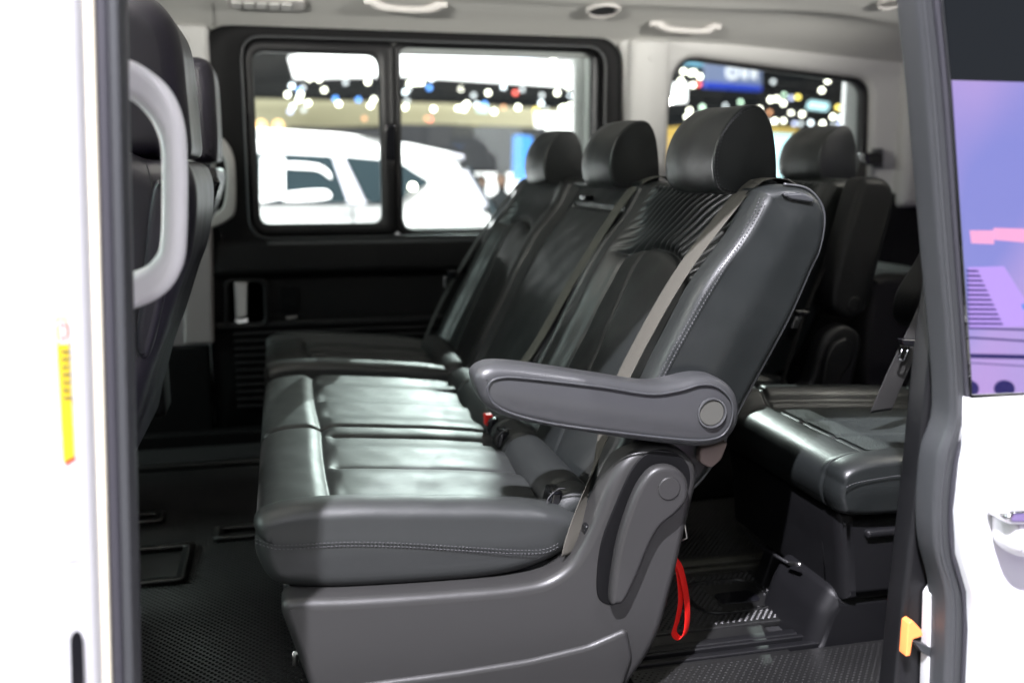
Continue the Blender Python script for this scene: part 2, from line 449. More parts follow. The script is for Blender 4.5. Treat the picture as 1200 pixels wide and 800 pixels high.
def seam_line(pts, m=plastic_matte, r=.0012, parent=None): return obj('seam', tube(smoothpoly(pts, 60, False), r, seg=6), m, parent)
obj('seam', tube([P(248, 3, 2, 1.465)+[0, 0, -.004], P(250, 12, 2, 1.45), P(250, 31, 1, 1.93)], .0012), plastic_matte, ceil)

# ---- far side wall trims (grey pillars and quarter-window surround)
wall = thing('side_wall', 'pale grey moulded trim lining the far side of the van', 'wall', (1.7, WY, 0), kind='structure')
del wall['category']
q_out = roundpoly([P(733, 500, 1, WY)[[0, 2]], P(1240, 470, 1, WY)[[0, 2]], (3.2, 1.36), P(727, 20, 1, WY)[[0, 2]]], .01, 10)
q_in = roundpoly(XZ([(768, 262), (1019, 262), (1024, 93), (793, 63)], WY), [.06, .06, .07, .11], 10)
obj('quarter_trim', ringplate(q_out, q_in, WY, WY+.05, bev=.02), trim, wall)
obj('lower_trim', rbox(1.10, 3.2, WY-.02, WY+.04, -.05, P(1060, 226, 1, WY)[2], .012), plastic_matte, wall)
# pillar between sliding door and quarter window: soft raised column
pil = roundpoly([(P(722, 0, 1, WY)[0]+.045, WY+.03), (P(722, 0, 1, WY)[0]+.05, WY-.03), (P(722, 0, 1, WY)[0]+.12, WY-.045), (P(790, 0, 1, WY)[0]-.02, WY-.02), (P(790, 0, 1, WY)[0]+.0, WY+.03)], .03, 6)
obj('pillar_trim', prism(pil, .80, 1.42, .02, ax='z', nmid=8), trim, wall)
pc = P(765, 68, 1, WY-.045)
obj('screw_cap', prism(circ(pc[0], pc[2], .014), pc[1]-.003, pc[1]+.004, .002), trim, wall)
obj('rear_pillar_trim', rbox(2.42, 2.62, WY-.06, WY+.03, .80, 1.40, .03), trim, wall)
obj('rear_corner_panel', rbox(2.72, 2.78, .3, WY+.1, P(1085, 225, 0, 2.72)[2], 1.42, .02), trim, wall)
obj('rear_lower_panel', rbox(2.70, 2.78, -.3, WY+.1, -.05, P(1085, 225, 0, 2.72)[2]-.004, .01), plastic_matte, wall)
# low part under the door, step of the floor
obj('sill_trim', rbox(-1.2, 2.7, FY1+.02, WY+.05, -.08, .05, .01), plastic_matte, wall)

sk_o = roundpoly([(-1.4, -.45), (1.14, -.45), (1.14, 1.62), (-1.4, 1.62)], .01, 12)
sk_i = rrect(P(285, 160, 1, WY)[0]-.02, 1.10, .74, 1.36, .04, 12)
obj('outer_skin', ringplate(sk_o, sk_i, WY+.11, WY+.14, bev=.003), white, wall)
sk_o = roundpoly([(1.141, -.45), (3.3, -.45), (3.3, 1.62), (1.141, 1.62)], .01, 12)
sk_i = rrect(1.25, 2.25, .80, 1.38, .04, 12)
obj('outer_skin', ringplate(sk_o, sk_i, WY+.11, WY+.14, bev=.003), white, wall)
# quarter window
qw = thing('quarter_window', 'fixed rear side window with rounded corners behind the third row', 'window', (P(900, 150, 1, WY)[0], WY+.05, 1.1))
qi2 = roundpoly(XZ([(771, 259), (1012, 259), (1017, 97), (796, 67)], WY), [.05, .05, .06, .10], 10)
obj('window_frame', ringplate(q_in*1.0, qi2, WY+.028, WY+.07, bev=.004), plastic, qw)
obj('glass', prism(q_in, WY+.060, WY+.064, .001, kc=1), glass, qw, smooth=False)
g = XZ([(846, 66), (862, 68), (856, 75), (851, 75)], WY+.05); obj('clip', prism(roundpoly(g, .003), WY+.03, WY+.055, .002), blackgloss, qw)

# ---- far sliding door
door = thing('sliding_door', 'closed black-trimmed sliding door with two-pane window on the far side', 'door', (.4, WY, 0))
dx0 = P(247, 400, 1, WY)[0]; dx1 = P(727, 100, 1, WY)[0]; dtop = P(500, 37, 1, WY)[2]
d_out = roundpoly([(dx0, -.06), (dx1+.03, -.06), (dx1, dtop), (dx0, dtop+.005)], [.02, .02, .11, .16], 12)
wx0 = P(289, 160, 1, WY)[0]; wx1 = P(705, 160, 1, WY)[0]; wz0 = P(500, 275, 1, WY)[2]; wz1 = P(500, 51, 1, WY)[2]
d_in = rrect(wx0, wx1, wz0, wz1, [.075, .06, .075, .075], 12)
obj('door_panel', ringplate(d_out, d_in, WY-.02, WY+.03, bev=.012), plastic_matte, door)
obj('molding', tube([(a, WY-.021, b) for a, b in resample(rrect(wx0-.004, wx1+.004, wz0-.004, wz1+.004, .075, 12), 220)], .0045, closed=True), rubber_lt, door)
# belt line under the window catches light
obj('belt_ledge', prism(roundpoly([(WY-.03, wz0-.045), (WY+.02, wz0-.045), (WY+.02, wz0-.006), (WY-.012, wz0-.006), (WY-.03, wz0-.018)], .006, 4), wx0+.04, wx1+.10, .02, ax='x'), rubber_lt, door)
obj('armrest_ledge', prism(roundpoly([(WY-.055, .60), (WY+.0, .56), (WY+.0, .72), (WY-.03, .70)], .02, 5), dx0+.01, 1.35, .04, ax='x'), plastic_matte, door)
px_post = P(460, 160, 1, WY)[0]
lo = rrect(wx0+.0, px_post+.012, wz0, wz1, [.07, .02, .02, .07], 10)
lx0, lx1 = P(300, 160, 1, WY)[0], P(446, 160, 1, WY)[0]; lz0, lz1 = P(380, 263, 1, WY)[2], P(380, 62, 1, WY)[2]
li = rrect(lx0, lx1, lz0, lz1, [.04, .035, .045, .045], 10)
obj('window_frame', ringplate(lo, li, WY+.012, WY+.05, bev=.006), plastic, door)
ro = rrect(px_post+.014, wx1, wz0, wz1, [.02, .06, .07, .02], 10)
rx0, rx1 = P(472, 160, 1, WY)[0], P(696, 160, 1, WY)[0]; rz0, rz1 = P(580, 269, 1, WY)[2], P(580, 57, 1, WY)[2]
ri = rrect(rx0, rx1, rz0, rz1, [.05, .02, .04, .03], 10)
obj('window_frame', ringplate(ro, ri, WY+.026, WY+.06, bev=.006), plastic, door)
gr = roundpoly([(rx1-.002, rz0), (rx1+.02, rz0), (rx1+.02, rz1-.02), (rx1-.002, rz1-.02)], .004)
obj('window_channel', prism(gr, WY+.016, WY+.027, .003), rubber_lt, door)
obj('glass', prism(li*1.0, WY+.040, WY+.044, .001, kc=1), glass, door, smooth=False)
obj('glass', prism(ri*1.0, WY+.050, WY+.054, .001, kc=1), glass, door, smooth=False)
g = XZ([(452, 145), (463, 145), (463, 188), (452, 188)], WY); obj('window_latch', prism(roundpoly(g, .003), WY-.004, WY+.014, .003), blackgloss, door)
# door release: recess, chrome lever
g = XZ([(262, 326), (314, 326), (316, 384), (262, 386)], WY-.03)
gi = XZ([(268, 331), (308, 331), (310, 379), (268, 381)], WY-.03)
hd = obj('handle_bezel', ringplate(roundpoly(g, .03, 6), roundpoly(gi, .025, 6), WY-.034, WY-.01, bev=.005), plastic, door)
obj('handle_recess', prism(roundpoly(gi, .02, 5), WY-.020, WY-.010, .002), blackgloss, door)
g = XZ([(274, 330), (291, 330), (291, 372), (276, 374)], WY-.03)
obj('door_handle', prism(roundpoly(g, .006, 5), WY-.040, WY-.016, .008), satin, door)
g = XZ([(274, 374), (291, 372), (291, 378), (278, 380)], WY-.03); obj('handle_tip', prism(roundpoly(g, .002, 4), WY-.032, WY-.018, .003), chrome, door)
g = XZ([(328, 335), (350, 335), (350, 365), (328, 365)], WY-.02); obj('blank_cap', prism(roundpoly(g, .012, 5), WY-.024, WY-.01, .003), plastic_matte, door)
g = XZ([(335, 371), (348, 370), (348, 373), (336, 374)], WY-.02); obj('lock_button', prism(roundpoly(g, .002, 4), WY-.030, WY-.01, .002), satin, door)
obj('door_panel_rib', rbox(dx0+.02, 1.4, WY-.032, WY-.01, .40, .425, .006), plastic, door)
for k in range(11):     # speaker louvres low on the door
    z = .385 - k*.026
    obj('louvre', rbox(P(275, 400, 1, WY)[0], 1.25, WY-.034, WY-.012, z-.007, z+.007, .004), plastic, door)

# ---- far front pillar (grey trim) with grab handle
bp = thing('pillar', 'pale grey trimmed pillar at the front edge of the far door', 'pillar', (-.3, WY, 0))
obj('upper_trim', rbox(-.62, dx0+.05, WY-.035, WY+.02, P(230, 260, 1, WY)[2], 1.42, .02), trim, bp)
g = XZ([(216, 266), (249, 266), (251, 402), (216, 402)], WY-.03); obj('lower_trim', prism(roundpoly(g, .012), WY-.05, WY+.01, .01), trim_low, bp)
obj('base_trim', rbox(-1.1, dx0-.004, WY-.036, WY+.02, -.06, P(230, 404, 1, WY)[2], .01), plastic_matte, bp)
obj('front_wall', rbox(-1.2, -.64, WY-.03, WY+.02, -.06, 1.42, .01), plastic_matte, bp)
c = P(216, 46, 1, WY-.035); obj('screw_cap', prism(circ(c[0], c[2], .014), c[1]-.004, c[1]+.003, .002), trim, bp)

def grab(name, pts, rad, m, label, group, Yend):
    t = thing(name, label, 'handle', tuple(pts[len(pts)//2]), group)
    path = smoothpoly(pts, 60, False)
    V, Fc = tube(path, 1.0, seg=16)
    # flatten to an oval section: scale offsets
    n = len(path)
    for i in range(n):
        s = V[i*16:(i+1)*16] - path[i]
        V[i*16:(i+1)*16] = path[i] + s*rad
    obj('grip', (V, Fc), m, t)
    return t
def c_handle(name, outer, inner, Y, th, m, label, r):
    g = XZ(outer + inner, Y); t = thing(name, label, 'handle', (g[:, 0].mean(), Y, g[:, 1].mean()), 'pillar grab handles')
    k = len(outer); a = smoothpoly(g[:k], 60, False); b = smoothpoly(g[k:], 60, False)
    obj('grip', prism(np.vstack([a, b]), Y, Y+th, r, kc=7), m, t); return t
c_handle('grab_handle', [(240, 157), (250, 158), (262, 163), (272, 178), (276, 200), (276, 245), (268, 258), (252, 266), (240, 270)], [(240, 256), (256, 248), (263, 236), (265, 205), (262, 186), (254, 176), (240, 174)], WY-.10, .018, handle_m, 'grey grab handle standing upright on the far pillar', .008)
c_handle('grab_handle', [(122, 63), (140, 66), (165, 76), (195, 101), (212, 138), (217, 190), (216, 290), (207, 325), (190, 347), (160, 362), (122, 373)], [(122, 328), (160, 318), (178, 305), (187, 280), (188, 190), (184, 158), (170, 133), (150, 116), (122, 109)], -.262, .045, white_h, 'thick white blurred grab handle on the near door pillar', .014)

# ceiling fittings
def ceil_pt(px, py, dz=0):
    # march the ray to the headliner section
    sec = np.array([(2.02, 1.36), (1.975, 1.405), (1.90, 1.432), (1.78, 1.462), (1.55, 1.50), (1.2, 1.53), (.8, 1.54)])[::-1]
    d = _f + _r*(px-600)/F - _u*(py-400)/F
    for t in np.linspace(1, 5, 4000):
        q = CAM + d*t
        if q[1] > .8 and q[2] > np.interp(q[1], sec[:, 0], sec[:, 1]) + dz - .06*float(ss(np.array(q[0]), 1.5, 2.7))*float(ss(np.array(q[1]), 1.3, 1.95)): return q
    return CAM + d*3.3
def ceil_handle(a, b, label):
    pa, pb = ceil_pt(*a), ceil_pt(*b); L = np.linalg.norm(pb-pa); d = (pb-pa)/L; dn = np.array([0, -.25, -1.]); dn /= np.linalg.norm(dn)
    t = thing('grab_handle', label, 'handle', tuple((pa+pb)/2), 'ceiling grab handles')
    prof = [pa - d*.0 + dn*-.005, pa+d*.02+dn*.010, pa+d*.04+dn*.018, pa+d*.07+dn*.022, (pa+pb)/2+dn*.023, pb-d*.07+dn*.022, pb-d*.04+dn*.018, pb-d*.02+dn*.010, pb+dn*-.005]
    path = smoothpoly(prof, 60, False); rad = np.interp(np.linspace(0, 1, 60), [0, .15, .3, .7, .85, 1], [.018, .015, .012, .012, .015, .018])
    obj('grip', tube(path, rad, seg=14), handle_m, t)
    for q in (pa, pb): obj('mount', prism(roundpoly([(q[0]-.022, q[1]-.014), (q[0]+.022, q[1]-.014), (q[0]+.022, q[1]+.014), (q[0]-.022, q[1]+.014)], .01), q[2]-.014, q[2]+.01, .006, ax='z'), handle_m, t)
ceil_handle((434, 1), (516, 5), 'pale ceiling grab handle above the far sliding-door window')
ceil_handle((768, 27), (838, 31), 'pale ceiling grab handle above the quarter window')
def round_vent(px, py, r, m_in, label, sl):
    q = ceil_pt(px, py); t = thing('ceiling_vent', label, 'vent', tuple(q))
    z = q[2]
    def tilt(V): V = V.copy(); V[:, 2] += -(V[:, 1]-q[1])*.22 ; return V
    o_, i_ = circ(q[0], q[1], r, 48), circ(q[0], q[1], r*.76, 48)
    V, Fc = ringplate(o_, i_, z-.014, z+.012, ax='z', bev=.006); obj('bezel', (tilt(V), Fc), handle_m, t)
    V, Fc = prism(circ(q[0], q[1], r*.8, 32), z-.002, z+.008, .001, ax='z'); obj('backing', (tilt(V), Fc), m_in, t)
    for k in range(-3, 4):
        x = q[0]+k*r*.2; h = math.sqrt(max(0, (r*.74)**2-(k*r*.2)**2))
        V, Fc = prism(rrect(x-.0022, x+.0022, q[1]-h, q[1]+h, .001, 2), z-.010, z+.0, .001, ax='z'); obj('slat', (tilt(V), Fc), sl, t)
round_vent(707, 10, .058, rubber_lt, 'round grey vent in the ceiling between the two ceiling handles', rubber_lt)
round_vent(1046, 1, .05, blackgloss, 'round dark-slatted ceiling vent near the open door', handle_m)
q = ceil_pt(312, 2); oc = thing('overhead_console', 'flat grey overhead control strip with buttons above the far pillar', 'console', tuple(q))
obj('bezel', prism(roundpoly([(q[0]-.12, q[1]-.05), (q[0]+.12, q[1]-.05), (q[0]+.12, q[1]+.035), (q[0]-.12, q[1]+.035)], .025), q[2]-.014, q[2]+.03, .008, ax='z', xf=lambda V: np.c_[V[:, 0], V[:, 1], V[:, 2]-(V[:, 1]-q[1])*.2]), handle_m, oc)
for k in range(5):
    x = q[0]-.09+k*.038
    obj('button', prism(rrect(x-.016, x+.016, q[1]-.03, q[1]+.02, .006, 4), q[2]-.019, q[2]-.008, .002, ax='z', xf=lambda V: np.c_[V[:, 0], V[:, 1], V[:, 2]-(V[:, 1]-q[1])*.2]), trim, oc)

# ================================================================== NEAR SIDE OPENING
# near door pillar: white jamb, dark rubber seal, warning label
shear = lambda V: np.c_[V[:, 0] + .046*(V[:, 2]-.74), V[:, 1], V[:, 2]]
np_ = thing('door_pillar', 'white painted door pillar with yellow warning label, blurred at the left edge', 'pillar', (-.3, -.4, 0))
jam = roundpoly([(-.9, -.58), (-.345, -.56), (-.318, -.50), (-.285, -.47), (-.208, -.425), (-.196, -.40), (-.200, -.26), (-.9, -.26)], [.02, .03, .02, .02, .01, .008, .02, .02], 6)
obj('jamb', prism(jam, -.45, 1.62, .01, ax='z', nmid=4, xf=shear), white, np_)
obj('cream_edge', prism(roundpoly([(-.204, -.413), (-.193, -.410), (-.191, -.39), (-.201, -.39)], .002, 3), -.45, 1.6, .003, ax='z', nmid=2, xf=shear), cream, np_)
obj('rubber_seal', prism(roundpoly([(-.194, -.405), (-.184, -.412), (-.172, -.398), (-.168, -.37), (-.175, -.30), (-.21, -.30)], .008, 5), -.45, 1.6, .003, ax='z', nmid=2, xf=shear), rubber, np_)
obj('seal_lip', prism(roundpoly([(-.180, -.41), (-.170, -.412), (-.163, -.395), (-.170, -.385)], .003, 4), -.45, 1.6, .003, ax='z', nmid=2, xf=shear), rubber_lt, np_)
def on_jamb(px, py):       # the jamb facet between (-.285,-.47) and (-.222,-.425)
    n = np.array([.045, -.077, 0]); n /= np.linalg.norm(n); n2 = n.copy(); n2[2] = -.046*n[0]
    c0 = np.array([-.285, -.47, .74]); d = _f + _r*(px-600)/F - _u*(py-400)/F
    t = ((c0-CAM)@n2)/(d@n2); return CAM + d*t, n
def jamb_plate(pts, th):
    q = [on_jamb(*p) for p in pts]; n = q[0][1]
    a = np.array([p + n*.0005 for p, _ in q]); b = a + n*th; m = len(a)
    Fc = [tuple(range(m))[::-1], tuple(range(m, 2*m))] + [(i, (i+1) % m, m+(i+1) % m, m+i) for i in range(m)]
    return np.vstack([a, b]), Fc
lb = obj('warning_label', jamb_plate([(64, 372), (79, 372), (87, 538), (74, 541)], .0008), yellow, np_, smooth=False)
obj('white_patch', jamb_plate([(66, 375), (78, 375), (80, 402), (68, 403)], .0014), paper, lb, smooth=False)
def jring(cx, cy, r0, r1):
    V = []; Fc = []; N = 24
    n = on_jamb(cx, cy)[1]
    for i in range(N):
        a = 2*math.pi*i/N
        for r in (r0, r1): V.append(on_jamb(cx+r*math.cos(a)*.8, cy+r*1.6*math.sin(a))[0]+n*.0022)
    for i in range(N):
        j = (i+1) % N; Fc.append((2*i, 2*i+1, 2*j+1, 2*j))
    return np.array(V), Fc
obj('prohibition_ring', jring(73, 388, 4.6, 6.6), ink_red, lb, smooth=False)
for k in range(7):
    y = 410+k*9; obj('print_line', jamb_plate([(71+k*.4, y), (81+k*.4-(k % 3), y), (81+k*.4-(k % 3), y+3), (71+k*.4, y+3)], .0014), ink, lb, smooth=False)
tl = obj('text_label', jamb_plate([(74, 536), (90, 535), (94, 655), (78, 657)], .0006), paper, np_, smooth=False)
obj('red_heading', jamb_plate([(75, 540), (87, 533), (88, 538), (76, 545)], .0012), ink_red, tl, smooth=False)
for k in range(12):
    y = 556+k*8; obj('print_line', jamb_plate([(78+k*.3, y), (88+k*.3-(k % 4), y), (88+k*.3-(k % 4), y+2), (78+k*.3, y+2)], .0011), mat('grey_print', (.6, .6, .62), .5) if k == 0 else bpy.data.materials['grey_print'], tl, smooth=False)
slot = [(82, 748), (85, 741), (90, 738), (94, 741), (96, 750), (99, 830), (84, 830)]
obj('latch_slot', jamb_plate(slot, .002), blackgloss, np_, smooth=False)

# near sill: white outer body below the opening, scuff plate
sill = thing('door_sill', 'black ribbed step plate along the near door opening', 'sill', (.5, -.22, 0))
obj('step_plate', rbox(-.2, 1.4, -.30, -.10, -.01, .018, .006), plastic, sill)
for k in range(6): obj('rib', rbox(-.15, 1.35, -.28+k*.028, -.272+k*.028, .014, .022, .002), plastic, sill)
obj('outer_skin', rbox(-.25, 1.3, -.40, -.31, -.45, -.01, .02), white, sill)

# open sliding door on the near side
od = thing('sliding_door', 'open white sliding door with tinted glass reflecting purple light, at the right edge', 'door', (1.4, -.38, 0))
seal_l = [(1068, -60), (1069, 0), (1081, 120), (1096, 300), (1105, 400), (1109, 470), (1106, 500), (1095, 530), (1089, 590), (1091, 640), (1103, 690), (1104, 740), (1101, 820)]
seal_r = [(1098, -60), (1101, 0), (1111, 95), (1126, 300), (1135, 430), (1136, 480), (1134, 505), (1126, 540), (1120, 590), (1122, 645), (1135, 690), (1137, 740), (1133, 820)]
sl = smoothpoly(XZ(seal_l, -.36), 60, False); sr = smoothpoly(XZ(seal_r, -.36), 60, False)
obj('rubber_seal', prism(np.vstack([sl, sr[::-1]]), -.375, -.32, .012, kc=5), rubber_lt, od)
mid = (sl*.45+sr*.55); obj('seal_bead', tube([(a, -.378, b) for a, b in mid], .0055), rubber, od)
edge = (sl*.8+sr*.2); obj('seal_lip', tube([(a, -.372, b) for a, b in edge], .004), rubber_lt, od)
# inner trim of the door / rear pillar seen inside the seal
g = XZ([(1101, 278), (1116, 300), (1122, 480), (1112, 560), (1116, 660), (1128, 840), (1038, 840), (1052, 700), (1068, 560), (1082, 420)], -.30)
obj('inner_trim', prism(roundpoly(g, .012, 4), -.315, -.27, .008), plastic, od)
g = XZ([(1092, 700), (1098, 690), (1100, 820), (1088, 820)], -.34); obj('white_edge', prism(roundpoly(g, .001, 3), -.335, -.318, .001), white, od)
g = XZ([(1061, 727), (1066, 724), (1077, 736), (1078, 742), (1066, 746), (1063, 765), (1058, 766)], -.33)
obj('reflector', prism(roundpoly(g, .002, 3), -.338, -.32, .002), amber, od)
g = XZ([(1066, 747), (1088, 756), (1088, 768), (1080, 764)], -.33); obj('bracket', prism(roundpoly(g, .001, 3), -.336, -.32, .002), rubber_lt, od)
# glass and outer panel
g = np.vstack([XZ([(1101, -60), (1103, 0), (1112, 95), (1126, 300), (1135, 430), (1137, 462)], -.39), [(2.1, .618), (2.1, 1.32)]])
glassp = obj('glass', prism(g, -.394, -.389, .001, kc=1), privacy, od, smooth=False)
skin = np.vstack([XZ([(1137, 467), (1136, 500), (1127, 545), (1121, 600), (1123, 650), (1136, 695), (1138, 740), (1133, 850)], -.39), [(1.1, -.35), (2.15, -.35), (2.15, P(1200, 465, 1, -.39)[2]+.03)], XZ([(1290, 458), (1200, 463)], -.39)])
obj('outer_panel', prism(skin, -.405, -.36, .010, kc=4), white, od)
g = roundpoly(XZ([(1156, 600), (1166, 591), (1300, 588), (1300, 640), (1172, 642), (1157, 632)], -.40), .015, 6)
ho = obj('door_handle', prism(g, -.445, -.40, .016, kc=5), white, od)
g = roundpoly(XZ([(1160, 597), (1168, 590), (1300, 586), (1300, 603), (1164, 606)], -.42), .006, 5); obj('handle_strip', prism(g, -.452, -.41, .006), chrome, ho)

# purple LED wall behind the camera, reflected in the glass and tinting the near faces
ps = thing('led_wall', 'low purple LED display panel standing beside the van', 'screen', (2.6, -1.75, -.5))
def mirror_pt(px, py, Yw):       # where the ray leaving the door glass meets the plane y = Yw
    p = P(px, py, 1, -.394); d = p - CAM; d = d*np.array([1, -1, 1]); return p + d*((Yw-p[1])/d[1])
YW = -1.75
a = mirror_pt(1095, 95, YW); b = mirror_pt(1215, 470, YW)
zt = mirror_pt(1150, 95, YW)[2]
obj('display', rbox(a[0]-.2, b[0]+.9, YW-.12, YW, -.5, zt, .004), purple, ps)
def on_screen(pts, th, m, name):
    q = [mirror_pt(x, y, YW) for x, y in pts]
    g = np.array([(p[0], p[2]) for p in q]); obj(name, prism(g, YW+.001, YW+th, .0008, kc=1), m, ps, smooth=False)
pk = mat('screen_pink', (.2, .1, .1), .5, emis=(.95, .42, .72), es=1.0)
db = mat('screen_dark_blue', (.02, .02, .05), .5, emis=(.05, .04, .22), es=.6)
lt = mat('screen_violet_light', (.1, .1, .2), .5, emis=(.42, .27, .72), es=1.25)
bl = mat('screen_blue', (.1, .1, .2), .5, emis=(.05, .30, .85), es=.9)
on_screen([(1136, 270), (1164, 270), (1164, 286), (1138, 285)], .004, pk, 'screen_mark'); on_screen([(1164, 267), (1200, 268), (1200, 284), (1165, 281)], .005, pk, 'screen_mark')
on_screen([(1134, 313), (1176, 312), (1200, 350), (1200, 382), (1136, 384)], .003, lt, 'screen_mark')
for k in range(12):
    y = 316+k*5.6; on_screen([(1132, y), (1144+k*2.6, y+.4), (1146+k*2.6, y+2.6), (1132, y+2.4)], .006, db, 'screen_stripe')
on_screen([(1132, 383), (1230, 386), (1230, 388), (1132, 385)], .006, db, 'screen_stripe')
on_screen([(1132, 394), (1230, 400), (1230, 402), (1132, 396)], .006, db, 'screen_stripe')
on_screen([(1132, 414), (1230, 416), (1230, 421), (1132, 419)], .006, db, 'screen_stripe')
on_screen([(1132, 424), (1230, 430), (1230, 431), (1132, 425)], .006, db, 'screen_stripe')
on_screen([(1196, 356), (1206, 356), (1206, 366), (1198, 362)], .006, bl, 'screen_mark')
for cx in (1176, 1134): on_screen([(cx+12*math.cos(t*math.pi/10), 455+10*math.sin(t*math.pi/10)) for t in range(20)], .006, db, 'screen_dot')

# ================================================================== FLOOR DETAIL
mats_t = thing('floor_mat', 'black rubber floor mat covered in small raised studs', 'floor mat', (.3, .6, 0))
def studs(x0, x1, y0, y1, z, pitch=.0135, r=.0042, h=.0034, skip=()):
    V = []; Fc = []
    nx = int((x1-x0)/pitch); ny = int((y1-y0)/(pitch*.6))
    for j in range(ny):
        for i in range(nx):
            x = x0 + (i + .5*(j % 2))*pitch; y = y0 + j*pitch*.6
            if any(a < x < b and c < y < d for a, b, c, d in skip): continue
            k = len(V)
            V += [(x-r, y, z), (x, y-r*.7, z), (x+r, y, z), (x, y+r*.7, z), (x-r*.4, y, z+h), (x+r*.4, y, z+h)]
            Fc += [(k, k+1, k+5, k+4), (k+1, k+2, k+5), (k+2, k+3, k+4, k+5), (k+3, k, k+4)]
    return np.array(V), Fc
def flatp(pts, z0, z1, r=.003, rc=.01): return prism(roundpoly(pts, rc, 4), z0, z1, r, ax='z', kc=3)
MZ = .010
obj('mat_sheet', flatp([(-.9, .02), (.95, .02), (.95, 1.60), (-.9, 1.60)], .0, MZ), mat_rub, mats_t)
tray1 = (-.46, -.245, .69, .92); tray2 = (-.20, .02, .93, 1.02); tray3 = (-.50, -.34, 1.10, 1.18)
tag(obj('stud_field', studs(-.62, .60, .05, 1.58, MZ-.0003, skip=(tray1, tray2, tray3)), mat_stud, mats_t, smooth=False), kind='stuff')
for tr in (tray1, tray2, tray3):
    o_, i_ = rrect(*tr[:2], *tr[2:], .02, 5), rrect(tr[0]+.02, tr[1]-.02, tr[2]+.02, tr[3]-.02, .012, 5)
    obj('tray_rim', ringplate(o_, i_, MZ+.012, MZ-.002, ax='z', bev=-.004), mat_rub, mats_t)
obj('mat_lip', rbox(-.9, .9, 1.58, 1.61, 0, .03, .006), mat_rub, mats_t)
# rear mat between the rows
mats_r = thing('floor_mat', 'black studded rubber mat between the bench and the third-row seat', 'floor mat', (.8, .3, 0))
obj('mat_sheet', flatp([(.55, .20), (1.06, .20), (1.06, .455), (.55, .455)], 0.0, .014), mat_rub, mats_r)
sk = (.90, 1.02, .27, .39)
tag(obj('stud_field', studs(.57, 1.05, .215, .445, .0137, skip=(sk,)), mat_stud, mats_r, smooth=False), kind='stuff')
obj('oval_rim', ringplate(rrect(.84, 1.03, .25, .41, .06, 8), rrect(.848, 1.022, .258, .402, .055, 8), .0175, .012, ax='z', bev=-.001), mat_rub, mats_r)
obj('slot', prism(rrect(.905, 1.0, .29, .345, .02, 5), .0145, .017, .001, ax='z'), blackgloss, mats_r)
obj('mat_sheet', flatp([(.62, .54), (1.3, .54), (1.3, 1.5), (.62, 1.5)], 0.0, .013), mat_rub, mats_r)
tag(obj('stud_field', studs(.64, 1.28, .56, 1.2, .0127), mat_rub, mats_r, smooth=False), kind='stuff')
mats_n = thing('floor_mat', 'strip of studded rubber mat on the near side below the third-row seat', 'floor mat', (1.0, 0, 0))
obj('mat_sheet', flatp([(.60, -.09), (1.5, -.09), (1.5, .075), (.60, .075)], 0.0, .014), mat_rub, mats_n)
tag(obj('stud_field', studs(.61, 1.49, -.085, .07, .0137, r=.0036, h=.0018), mat_rub, mats_n, smooth=False), kind='stuff')
for i, (y0, lab) in enumerate(((.47, 'dull metal seat rail in the floor behind the far edge of the rear mat'), (.088, 'dark ribbed seat rail in the floor in front of the third-row seat'))):
    rl = thing('seat_rail', lab, 'rail', (1, y0, 0), 'seat rails')
    m_ = alum if i == 0 else plastic
    for k, w in enumerate((.018, .012, .022)):
        yy = y0 + (.0, .026, .046)[k]
        obj('rail_strip', rbox(.55, 2.4, yy, yy+w, 0, .016+.004*(k % 2), .003), m_, rl)
    obj('rail_groove', rbox(.55, 2.4, y0+.002, y0+.066, 0, .006, .001), blackgloss, rl)

# ================================================================== SECOND ROW BENCH
bench = thing('bench_seat', 'black leather two-place bench nearest the open door, armrest lowered', 'seat', (.3, .5, 0))
NEAR = (0.0, .565); MIDY = (.575, 1.125); FAR = (1.165, 1.73)

def cushion_outline(x0=-.062, dz=0, n=420):
    pts = [(-.012, .275), (-.042, .292), (-.058, .325), (x0, .352), (-.055, .376), (-.03, .392), (.02, .398), (.10, .396), (.22, .386), (.34, .374), (.44, .358), (.485, .335), (.475, .300), (.42, .272), (.33, .255), (.17, .257), (.05, .264)]
    return smoothpoly([(a, b+dz) for a, b in pts], n)
def cushion(parent, y0, y1, near_bolster, far_bolster, grooves_y, n=460, name='seat_cushion', dz=0, front=.083):
    def disp(a, b, w, na, nb):
        top = ss(nb, .35, .9)
        d = np.zeros_like(a)
        # raised side bolsters
        if near_bolster: d += top*.020*(1-ss(w, y0+.045, y0+.085))
        if far_bolster: d += top*.020*ss(w, y1-.085, y1-.045)
        inner = np.ones_like(w)
        if near_bolster: inner *= ss(w, y0+.06, y0+.09)
        if far_bolster: inner *= 1-ss(w, y1-.09, y1-.06)
        fx = front - .02*groove(w, (y0+y1)/2, .5)
        # front roll and strips
        back = ss(a, fx, fx+.03)
        d += top*.004*(1-ss(a, fx-.03, fx+.0))*inner
        d -= top*.008*crease(a, fx, .009)*inner
        for gy in grooves_y:
            d -= top*back*.007*crease(w, gy, .010)*inner
            d += top*back*.003*inner*np.cos((w-gy)*30)*0
        if near_bolster: d -= top*back*.006*crease(w, y0+.088, .008)
        if far_bolster: d -= top*back*.006*crease(w, y1-.088, .008)
        # quilting swell and slight wrinkles
        d += top*back*.004*np.sin((w-y0)*37)*inner
        d += top*.0003*np.sin(a*55+w*21)*np.sin(w*43+a*13)
        return d
    return obj(name, prism(cushion_outline(dz=dz, n=n), y0, y1, .042, .022, ins=.030, ins2=.022, nmid=170, kc=10, disp=disp, bulge=.007) if near_bolster else prism(cushion_outline(dz=dz, n=n), y0, y1, .022, nmid=170, kc=8, disp=disp, bulge=.008), leather_seat, parent)
